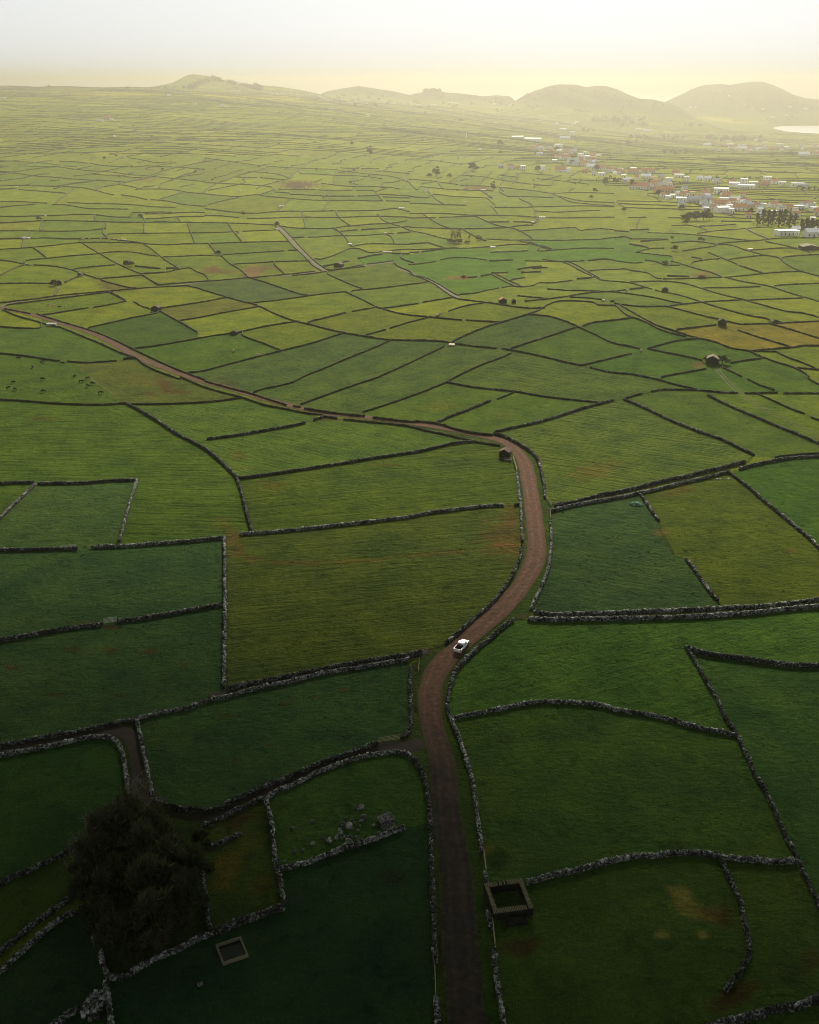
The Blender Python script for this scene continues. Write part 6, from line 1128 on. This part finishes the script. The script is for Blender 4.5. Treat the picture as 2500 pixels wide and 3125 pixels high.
for (x, y, h, w, t, lab_) in ((1375,741,10,2.2,0,"low dark scrub under the left of the bare tree row"),(1400,743,12,2.2,0,"low dark scrub under the middle of the bare tree row"),(1425,743,10,2.2,2,"low rusty scrub under the right of the bare tree row"),(1460,733,14,1.6,2,"rusty scrub where hedges meet right of the bare trees"),
    (1333,538,27,1.0,2,"rusty bushy tree alone above the lower fields, left of its dark twin"),(1312,541,10,1.8,0,"low dark bush at the foot of the rusty tree"),(1441,522,22,1.3,0,"broad dark tree in the hazy fields below the sheds"),(1372,542,12,1.6,2,"low rusty scrub right of the rusty tree"),(1525,445,16,1.0,0,"small conical tree in hazy fields left of the village"),(1526,470,10,1.2,2,"small rusty bush left of the village"),
    (1505,582,26,.7,2,"tall sparse rusty tree on the scrub strip"),(1640,524,16,1.0,0,"dark tree left of the small white house"),(1905,645,10,1.5,0,"small round bush in pasture left of the thicket"),(1130,474,26,.8,2,"rusty tree where hedges cross in the middle distance"),(1074,444,14,.9,2,"small golden tree in the hazy middle"),(2138,737,11,1.8,0,"dark bush on a wall below the thicket"),
    (430,664,9,1.8,0,"dark bush at a wall junction, upper left"),(118,672,10,1.6,0,"dark bush at the meeting of walls near the left edge"),(845,690,12,1.2,0,"round dark bush at the top of the straight lane"),(668,778,12,1.5,0,"grey bush on the wall crossing left of the brown earth"),(742,658,14,1.0,2,"rusty bush on the wall below the ploughed plot"),(165,872,16,1.5,0,"dark bush beside the ruined hut at left"),
    (400,812,12,1.8,0,"dark bush beside the low hut on the hedged track"),(2205,1110,22,1.4,0,"dark bush against the right of the mossy barn"),(2158,1105,16,1.3,0,"dark bush against the left of the mossy barn"),(318,486,7,1.5,0,"tiny bush at a wall corner in the left distance"),(355,478,7,1.6,2,"tiny rusty bush in the left distance"),(402,512,7,1.4,2,"tiny rusty bush above the stony patch at left"),
    (596,526,7,1.5,2,"tiny bush on a wall left of the ploughed plot"),(497,520,6,1.5,0,"tiny dark bush left of the ploughed plot"),(1815,588,12,1.2,0,"small dark tree below the village's left end"),(1805,606,9,1.6,0,"low bush on a wall below the village's left end"),(2030,808,14,1.6,2,"rusty scrub on a wall in the right pastures"),(2060,765,14,1.4,0,"dark scrub on the wall below the thicket"),(2140,850,10,2.6,2,"flat rusty scrub beside a wall, right pastures"),(2050,728,6,2.0,0,"small flat bush on a level wall at right"),(1415,850,9,2.2,2,"orange brown scrub on the vivid green field's edge")):
    far_plant(FB[t], 6 if t == 0 else 7, x, y, h, lab_, w, "bush" if h < 20 else "tree", "bush" if h < 20 else "tree")
# woods too far to count: one object
wc, wr = [], []
def wood(px, py, wpx, hpx, n):
    p, k = gp(px, py)
    for _ in range(n):
        a = px + random.gauss(0, .36) * wpx; q_, kk = gp(a, py + random.uniform(-.25, .25) * hpx); r = hpx * k * random.uniform(.25, .5); wc.append((q_.x, q_.y, q_.z + r * .8)); wr.append(r)
for a in ((1885,372,110,26,26),(1935,384,90,18,16),(2240,432,120,26,26),(2070,424,80,16,14),(2105,386,40,16,6),(1950,422,50,20,10),(1920,440,40,16,8),(2058,468,60,16,12),(2410,470,70,14,12),(2470,580,50,16,12),(2220,462,80,10,10),(1529,318,26,12,5),(1560,322,30,9,6),(1650,326,90,10,14),(1765,342,50,16,10),(1825,362,50,14,9),(1795,402,40,14,8),(1840,556,60,22,12),(1745,420,16,8,4),(2180,548,40,12,6),(1620,330,30,6,5),
          (2300,430,60,10,8),(2390,368,90,10,10),(2050,560,50,12,10),(1980,545,30,8,6),(2130,520,60,8,8),(2330,575,60,8,8),(2270,545,50,8,8),(1660,470,40,8,6),(2210,590,50,6,6),(2020,590,40,8,6),(2095,625,30,8,5),(2440,640,40,10,8),(2330,625,60,8,8)): wood(*a)
for _ in range(150):     # trees on the left hill and along the skyline
    a = random.uniform(575, 800); yy = np.interp(a, [575, 615, 650, 700, 790, 800], [262, 248, 232, 242, 262, 264]) + random.uniform(1, 14); q_, kk = gp(a, yy); r = 13 * random.uniform(.5, 1.1); wc.append((q_.x, q_.y, q_.z + r * .4)); wr.append(r)
for _ in range(40):
    a = random.uniform(1288, 1345); q_, kk = gp(a, 276 + random.uniform(0, 4)); r = 11 * random.uniform(.5, 1.1); wc.append((q_.x, q_.y, q_.z + r * .5)); wr.append(r)
for _ in range(170):     # copses on the slopes of the other hills
    a = random.choice((random.uniform(1570, 1960), random.uniform(1990, 2480), random.uniform(1020, 1540))); top = np.interp(a, [1020, 1150, 1300, 1550, 1680, 1850, 1970, 2080, 2240, 2350, 2480], [285, 272, 272, 298, 258, 278, 305, 260, 250, 286, 318])
    q_, kk = gp(a, top + 6 + abs(random.gauss(0, 26))); r = 11 * random.uniform(.5, 1.3); wc.append((q_.x, q_.y, q_.z + r * .3)); wr.append(r)
for (x, y) in ((791,264),(1580,288),(2420,298),(2080,260),(390,270),(560,268),(530,269),(150,266),(505,270)):
    q_, kk = gp(x, y + 2); wc.append((q_.x, q_.y, q_.z + 5)); wr.append(8)
V, F, t_ = leaves(wc, wr, 34000, 2.3, .8, .3)
me = np_mesh("far_woods", V, F); set_attr(me, "tone", t_); tag(link("far_woods", me, M['bush']), "hazy dark woods and thickets on the far hills and between the houses", "woods", kind='stuff')

# ------------------------------------------------------------------ village
def house(px, py, wpx, wall, roof, typ, label, group, turn=None, ratio=.62):
    p, k = gp(px, py); w = max(4.5, wpx * k); d = min(max(5.0, w * ratio), 11.0); h = 3.9 if typ != 'two' else 6.6
    if typ == 'shed': h = 5.0
    r = .0 if typ in ('flat', 'two') else d * (.34 if typ != 'shed' else .16)
    o = empty("house" if typ != 'shed' else "shed", p, turn if turn is not None else random.uniform(-.35, .35), label, "house" if typ != 'shed' else "shed", group)
    q = MB()
    if typ in ('flat', 'two'):
        q.box((0, 0, h / 2 - 1), (w, d, h + 2)); q.build("walls", M[wall], o)
        q = MB(); q.box((0, 0, h + .15), (w + .5, d + .5, .3)); q.build("roof", M[roof], o)
    else:
        q.v = []; 
        prof = [(-d / 2, -2), (d / 2, -2), (d / 2, h), (0, h + r), (-d / 2, h)]
        n_ = 0
        for x in (-w / 2, w / 2):
            for (y, z) in prof: q.v.append(Vector((x, y, z)))
        for i in range(5): j = (i + 1) % 5; q.f.append([i, j, 5 + j, 5 + i])
        q.f.append([4, 3, 2, 1, 0]); q.f.append([5, 6, 7, 8, 9]); q.build("walls", M[wall], o)
        q = MB(); e = .45
        for s in (-1, 1):
            n_ = len(q.v); ze = h - e * r / (d / 2)
            for x in (-w / 2 - .35, w / 2 + .35):
                for dz in (.05, .25): q.v += [Vector((x, s * (d / 2 + e), ze + dz)), Vector((x, 0, h + r + dz))]
            for f in ((0, 1, 3, 2), (4, 6, 7, 5), (0, 4, 5, 1), (2, 3, 7, 6), (0, 2, 6, 4), (1, 5, 7, 3)): q.f.append([n_ + i for i in f])
        q.build("roof", M[roof], o)
        if wpx > 18 and typ != 'shed':
            q = MB(); q.box((w * .3, d * .12, h + r + .3), (.8, .8, 1.6), 0, .9); q.build("chimney", M['white'], o)
    if wpx > 13 and typ != 'shed':
        nwin = max(2, min(7, int(w / 3.2)))
        for fl in range(2 if typ == 'two' else 1):
            for i in range(nwin):
                x = -w / 2 + w * (i + .5) / nwin; q = MB()
                if i == nwin // 2 and fl == 0: q.box((x, -d / 2 - .03, 1.05), (1.0, .1, 2.1)); q.build("door", M['bark'], o)
                else: q.box((x, -d / 2 - .03, 1.7 + fl * 2.7), (1.0, .1, 1.2)); q.build("window", M['glass'], o)
    return o
def zone(z, arr, title, grp):
    x0, y0, k = TILE[z]; arr = sorted(arr, key=lambda a: a[0])
    names = {}
    WN = dict(white='white', cream='cream', pink='pink', greyw='grey'); RN = dict(tile='orange', roofw='pale flat' , roofg='grey', tile_old='brown')
    for a in arr: names.setdefault((a[3], a[4], a[5]), []).append(a)
    for a in arr:
        v = names[(a[3], a[4], a[5])]; i = v.index(a); kind = {'two': 'two storey house', 'shed': 'shed', 'flat': 'low house'}.get(a[5], 'house')
        rn = RN[a[4]] if a[5] in ('flat', 'two') or a[4] != 'roofw' else 'pale pitched'
        lab_ = f"{WN[a[3]]} {kind} with {rn} roof{', ' + ordinal(i) + ' from left' if len(v) > 1 else ''} {title}"
        house(x0 + a[0] / k, y0 + a[1] / k, a[2] / k, a[3], a[4], a[5], lab_, grp)
Wh, Cr, Pk, Gy, Ti, Rw, Rg = 'white', 'cream', 'pink', 'greyw', 'tile', 'roofw', 'roofg'
zone('H', [(575,1088,108,Wh,Rw,'flat'),(665,1100,100,Gy,Rg,'g'),(770,1045,80,Wh,Ti,'g'),(897,1028,120,Wh,Rw,'two'),(937,1055,84,Wh,Ti,'g'),(720,1078,80,Wh,Ti,'g'),(785,1090,80,Gy,Rg,'g'),(750,1122,60,Wh,Rg,'g'),(895,1132,104,Cr,Ti,'g'),(905,1182,112,Wh,Rw,'shed'),(782,1162,84,Wh,Rg,'g'),(1050,1165,104,Wh,Ti,'g'),(925,1092,80,Wh,Rg,'flat'),
  (1012,1100,84,Cr,Rw,'g'),(1098,1112,84,Wh,Ti,'g'),(1132,1145,64,Pk,Rg,'g'),(1188,1142,60,Wh,Ti,'g'),(1240,1142,66,Wh,Rw,'flat'),(1338,1138,78,Wh,Ti,'g'),(985,1150,70,Wh,Rw,'flat'),(1462,1158,62,Cr,Ti,'g'),(1548,1158,80,Gy,Rw,'flat'),(1615,1138,92,Wh,Ti,'g'),(1527,1222,66,Wh,Ti,'g'),(1680,1172,56,Wh,Rw,'flat'),(1712,1208,60,Cr,Ti,'g'),(985,1188,40,Wh,Rw,'flat'),(830,1110,50,Wh,Ti,'g')], "in the nearest village", "houses of the nearest village")
zone('H', [(212,982,166,Wh,Ti,'g'),(350,958,96,Cr,Ti,'g'),(440,950,66,Wh,Rg,'g'),(390,1012,110,Pk,Ti,'g'),(470,1012,64,Pk,Ti,'g'),(30,850,66,Wh,Ti,'g'),(76,888,40,Wh,Rw,'flat'),(158,858,90,Gy,Ti,'g'),(250,845,60,Cr,Ti,'g'),(310,848,62,Cr,Ti,'g'),(265,898,80,Wh,Rw,'g'),(390,900,56,Cr,Rg,'g'),(460,918,56,Wh,Rw,'flat'),(545,885,76,Wh,Rw,'flat'),(520,862,60,Pk,Ti,'g'),(606,928,40,Wh,Rw,'two'),(160,830,50,Wh,Rw,'flat'),(450,1072,40,Wh,Rw,'flat'),(405,1055,36,Wh,Ti,'g')], "by the long orange roof", "houses of the middle village")
zone('H', [(715,910,50,Wh,Rw,'g'),(783,915,56,Wh,Rw,'g'),(850,930,46,Wh,Rg,'g'),(1008,968,84,Wh,Rw,'shed'),(1112,978,128,Wh,Rw,'flat'),(1090,942,56,Wh,Rw,'two'),(988,942,60,Pk,Ti,'g'),(1168,950,70,Wh,Rg,'flat'),(1285,922,66,Wh,Rw,'two'),(1268,955,70,Pk,Ti,'g'),(1350,942,60,Wh,Ti,'g'),(1412,948,56,Wh,Rw,'flat'),(1545,962,110,Wh,Rg,'flat'),(1600,980,50,Wh,Rg,'g')], "in the scattered middle row", "houses of the row behind")
zone('H', [(780,622,64,Wh,Rw,'g'),(1000,642,80,Wh,Ti,'g'),(1075,650,80,Wh,Rw,'g'),(1155,650,60,Pk,Ti,'g'),(1240,652,96,Wh,Rw,'flat'),(1322,650,70,Cr,Ti,'g'),(1392,622,56,Wh,Rw,'two'),(1450,640,40,Wh,Rw,'flat'),(1195,585,26,Wh,Rw,'two'),(1595,705,90,Wh,Rw,'g'),(1698,698,60,Wh,Ti,'g'),(860,618,60,Cr,Ti,'g'),(205,487,60,Wh,Rw,'flat'),(275,500,70,Wh,Rw,'g'),(405,532,60,Cr,Ti,'g'),(1380,650,50,Pk,Ti,'g')], "in the bayside hamlet", "houses of the hamlet before the bay")
zone('H', [(645,294,28,Wh,Rw,'flat'),(688,296,20,Wh,Rw,'flat'),(1020,303,18,Wh,Ti,'g'),(1152,308,30,Wh,Ti,'g'),(1330,380,46,Wh,Rw,'flat'),(1442,362,40,Wh,Rw,'flat'),(728,358,34,Wh,Rw,'flat'),(788,382,22,Wh,Rw,'flat'),(1015,418,34,Cr,Ti,'g'),(1480,294,30,Wh,Rw,'flat'),(965,204,16,Wh,Rw,'flat'),(1610,312,26,Wh,Rw,'flat'),(1250,312,26,Wh,Rw,'flat')], "on the far hill", "houses on the far hill")
zone('G', [(905,562,106,Gy,Rg,'shed'),(1040,578,140,Wh,Rw,'shed')], "standing in fields left of the village", "sheds left of the village")
zone('G', [(1125,380,70,Wh,Rw,'flat'),(1358,430,86,Wh,Rw,'flat'),(1412,428,34,Wh,Rw,'two'),(1240,440,30,Wh,Rw,'g'),(1292,486,60,Wh,Rw,'flat'),(1370,522,40,Wh,Rw,'two'),(1308,566,84,Wh,Rw,'g'),(1255,636,66,Wh,Rw,'two'),(1170,648,44,Wh,Rg,'g'),(1100,662,50,Cr,Rg,'g'),(1028,652,50,Cr,Ti,'g'),(1092,645,60,Wh,Ti,'g'),(1190,682,50,Pk,Ti,'g'),(1318,672,50,Cr,Ti,'g'),(1375,680,66,Cr,Rg,'g')], "along the climbing road", "houses along the climbing road")
zone('G', [(1245,725,50,Wh,Ti,'g'),(1310,732,84,Wh,Ti,'g'),(1440,718,46,Wh,Rw,'two'),(1484,690,36,Wh,Rw,'flat'),(1490,724,50,Wh,Rw,'flat'),(1540,750,60,Pk,Ti,'two'),(1545,706,50,Cr,Ti,'g'),(1590,718,46,Cr,Rw,'flat'),(1375,770,96,Wh,Rg,'g'),(1440,745,46,Pk,Ti,'g'),(1222,760,42,Wh,Rw,'flat'),(1460,790,56,Wh,Ti,'g'),(1548,775,66,Gy,Rg,'g'),(1530,812,76,Wh,Rw,'g'),(1600,822,90,Wh,Ti,'g'),(1480,850,46,Pk,Ti,'g'),(1550,872,40,Wh,Rg,'g'),(1615,875,54,Wh,Rw,'flat'),(1280,842,100,Wh,Ti,'g'),(1337,850,30,Wh,Rw,'two'),(1120,832,30,Wh,Rw,'two'),(956,828,40,Wh,Rw,'two'),(850,812,62,Wh,Ti,'g'),(910,825,40,Cr,Ti,'g'),(770,810,44,Gy,Rg,'g'),(1700,838,50,Wh,Ti,'g'),(1395,790,60,Wh,Rg,'g')], "in the hazy village centre", "houses of the hazy village")
zone('F', [(270,160,60,Wh,Rw,'flat'),(650,184,40,Wh,Rw,'flat'),(690,182,30,Wh,Ti,'g'),(760,186,44,Wh,Rw,'flat'),(840,184,40,Wh,Ti,'g'),(900,192,40,Wh,Rw,'flat'),(960,206,40,Wh,Ti,'g'),(1050,240,60,Wh,Ti,'g'),(1000,222,40,Wh,Rw,'flat'),(1110,228,40,Pk,Ti,'g'),(1220,264,60,Wh,Rw,'flat'),(1340,264,80,Wh,Ti,'g'),(1420,258,40,Pk,Ti,'g'),(1490,248,70,Wh,Rw,'flat'),(1575,268,66,Wh,Rw,'flat'),(1640,272,50,Pk,Ti,'g'),(1280,252,40,Wh,Rw,'flat'),(1170,214,40,Wh,Rw,'flat'),(1260,214,36,Wh,Rw,'flat'),(1700,268,40,Wh,Rw,'flat'),(560,184,30,Wh,Rw,'flat'),(610,190,26,Wh,Rw,'flat'),(1330,225,40,Wh,Rw,'flat'),(1075,318,70,Gy,Rg,'flat'),(150,290,50,Wh,Rw,'flat')], "in the skyline town", "houses of the skyline town")
zone('G', [(8,262,40,Wh,Rw,'flat'),(80,280,50,Wh,Rw,'flat'),(200,280,50,Wh,Rw,'flat'),(370,264,90,Wh,Rw,'flat'),(860,276,40,Wh,Rw,'flat'),(130,282,40,Wh,Ti,'g'),(710,272,30,Wh,Rw,'flat')], "under the middle skyline", "houses under the middle skyline")
zone('E', [(845,414,50,Wh,Rw,'flat'),(905,398,60,Pk,Ti,'g'),(20,224,46,Wh,Rw,'flat'),(1420,200,30,Wh,Rw,'flat'),(1645,274,24,Wh,Rw,'flat'),(940,404,30,Wh,Rw,'flat')], "alone in the left distance", "houses in the left distance")
house(2400, 718, 62, Wh, Rw, 'flat', "long low white building behind the dark tree row, left of two", "white buildings by the right edge", .1)
house(2428, 712, 24, Wh, Rw, 'g', "pale gabled block joined to the long low white building", "white buildings by the right edge", -.4)
house(2476, 722, 46, Wh, Rw, 'g', "white pitched building cut by the right edge below the dark trees", "white buildings by the right edge", .2)
p, k = gp(1424, 420); q = MB(); q.tube([(0, 0, -1), (0, 0, 9)], [1.1, .8], 10); o = q.build("water_tower", M['white']); o.location = p; tag(o, "slim white tower standing alone in hazy fields left of the sheds", "tower")

strip = np.array([(1640, 455), (1690, 470), (1740, 480), (1800, 500), (1850, 522), (1900, 545), (1960, 552), (2040, 590), (2120, 600), (2180, 620), (2260, 628), (2330, 640), (2420, 640), (2500, 650)], float)
for i in range(80):
    f = random.random() * (len(strip) - 1); q_ = strip[int(f)] + (strip[min(int(f) + 1, len(strip) - 1)] - strip[int(f)]) * (f % 1); b_ = random.gauss(0, 1)
    house(q_[0] + random.gauss(0, 18), q_[1] + random.gauss(0, 7 + 8 * (q_[0] > 2050)), random.uniform(8, 13) * (1 + .5 * (q_[0] > 2000)), random.choice((Wh, Wh, Wh, Cr, Gy)), random.choice((Ti, Ti, Rw, Rg)), random.choice(('g', 'g', 'flat')), "one of many small pale houses in the village strip", "small houses filling the village strip")
for i in range(26):
    house(random.uniform(2140, 2500), random.gauss(452, 7), random.uniform(8, 14), random.choice((Wh, Wh, Cr)), random.choice((Ti, Rw, Rg)), random.choice(('g', 'flat')), "one of many small pale houses in the hazy bayside row", "small houses filling the bayside row")
for (x, y) in ((1700,462),(1745,505),(1822,520),(1880,560),(2010,600),(2160,655),(2240,650),(2290,662),(1985,560),(1930,575),(2080,640),(2200,598)):
    far_plant(FB[random.choice((0, 0, 1))], 6, x, y, random.uniform(10, 18), "one of several dark trees among the village houses", 1.2, group="dark trees among the village houses")
# ------------------------------------------------------------------ unseen deck added overhead to shade the near ground; the haze
def added_shade_deck():
    n = 90; xs = np.linspace(-1300, 1300, n); vs = np.linspace(0, 1, n)
    XX, VV_ = np.meshgrid(xs, vs); edge = SHADE_DECK_EDGE - .45 * np.clip(XX, -900, 900) + 60 * 0 + 35 * np.sin(XX / 310) + 20 * np.sin(XX / 131 + 1) + 12 * np.sin(XX / 57)
    YY = -900 + (edge + 900) * VV_
    lump = 14 * np.sin(XX / 170 + YY / 210) + 10 * np.sin(XX / 77 - YY / 93) + 6 * np.sin(XX / 31 + YY / 43)
    rim = np.clip((1 - VV_) * 40, 0, 1) ** .5
    zb = SHADE_DECK_Z + 40 + lump * rim - 0; zt = SHADE_DECK_Z + 60 + (160 + lump * 3) * rim
    V = np.concatenate([np.stack([XX, YY, zb], -1).reshape(-1, 3), np.stack([XX, YY, zt], -1).reshape(-1, 3)])
    i = (np.arange(n - 1)[:, None] * n + np.arange(n - 1)[None]); q = np.stack([i, i + 1, i + n + 1, i + n], -1).reshape(-1, 4)
    F = [q[:, ::-1], q + n * n]
    b = np.concatenate([np.arange(n - 1), (np.arange(n - 1) * n + n - 1), (n * n - 1 - np.arange(n - 1)), ((n - 1 - np.arange(n - 1)) * n)])
    c = np.concatenate([np.arange(1, n), (np.arange(1, n) * n + n - 1), (n * n - 2 - np.arange(n - 1)), ((n - 2 - np.arange(n - 1)) * n)])
    F.append(np.stack([b, c, c + n * n, b + n * n], 1))
    me = np_mesh("added_shade_deck", V, np.concatenate(F), True)
    tag(link("added_shade_deck", me, simple("shade_deck_grey", (.45, .46, .48), 1.0, .1, .004)), kind='structure')
added_shade_deck()
m, n, l, b = mat("haze_air"); n.remove(b)
pv = n.new('ShaderNodeVolumePrincipled'); pv.inputs['Color'].default_value = (*HAZE_COLOR, 1)
pv.inputs['Density'].default_value = HAZE_DENSITY; pv.inputs['Anisotropy'].default_value = HAZE_G
l.new(pv.outputs[0], n['Material Output'].inputs['Volume'])
x0, x1, y0, y1, z0, z1 = -31000, 31000, -2500, 35000, -330, HAZE_TOP
me = np_mesh("haze", [(x, y, z) for z in (z0, z1) for (x, y) in ((x0, y0), (x1, y0), (x1, y1), (x0, y1))], CF)
tag(link("haze", me, m), kind='stuff')
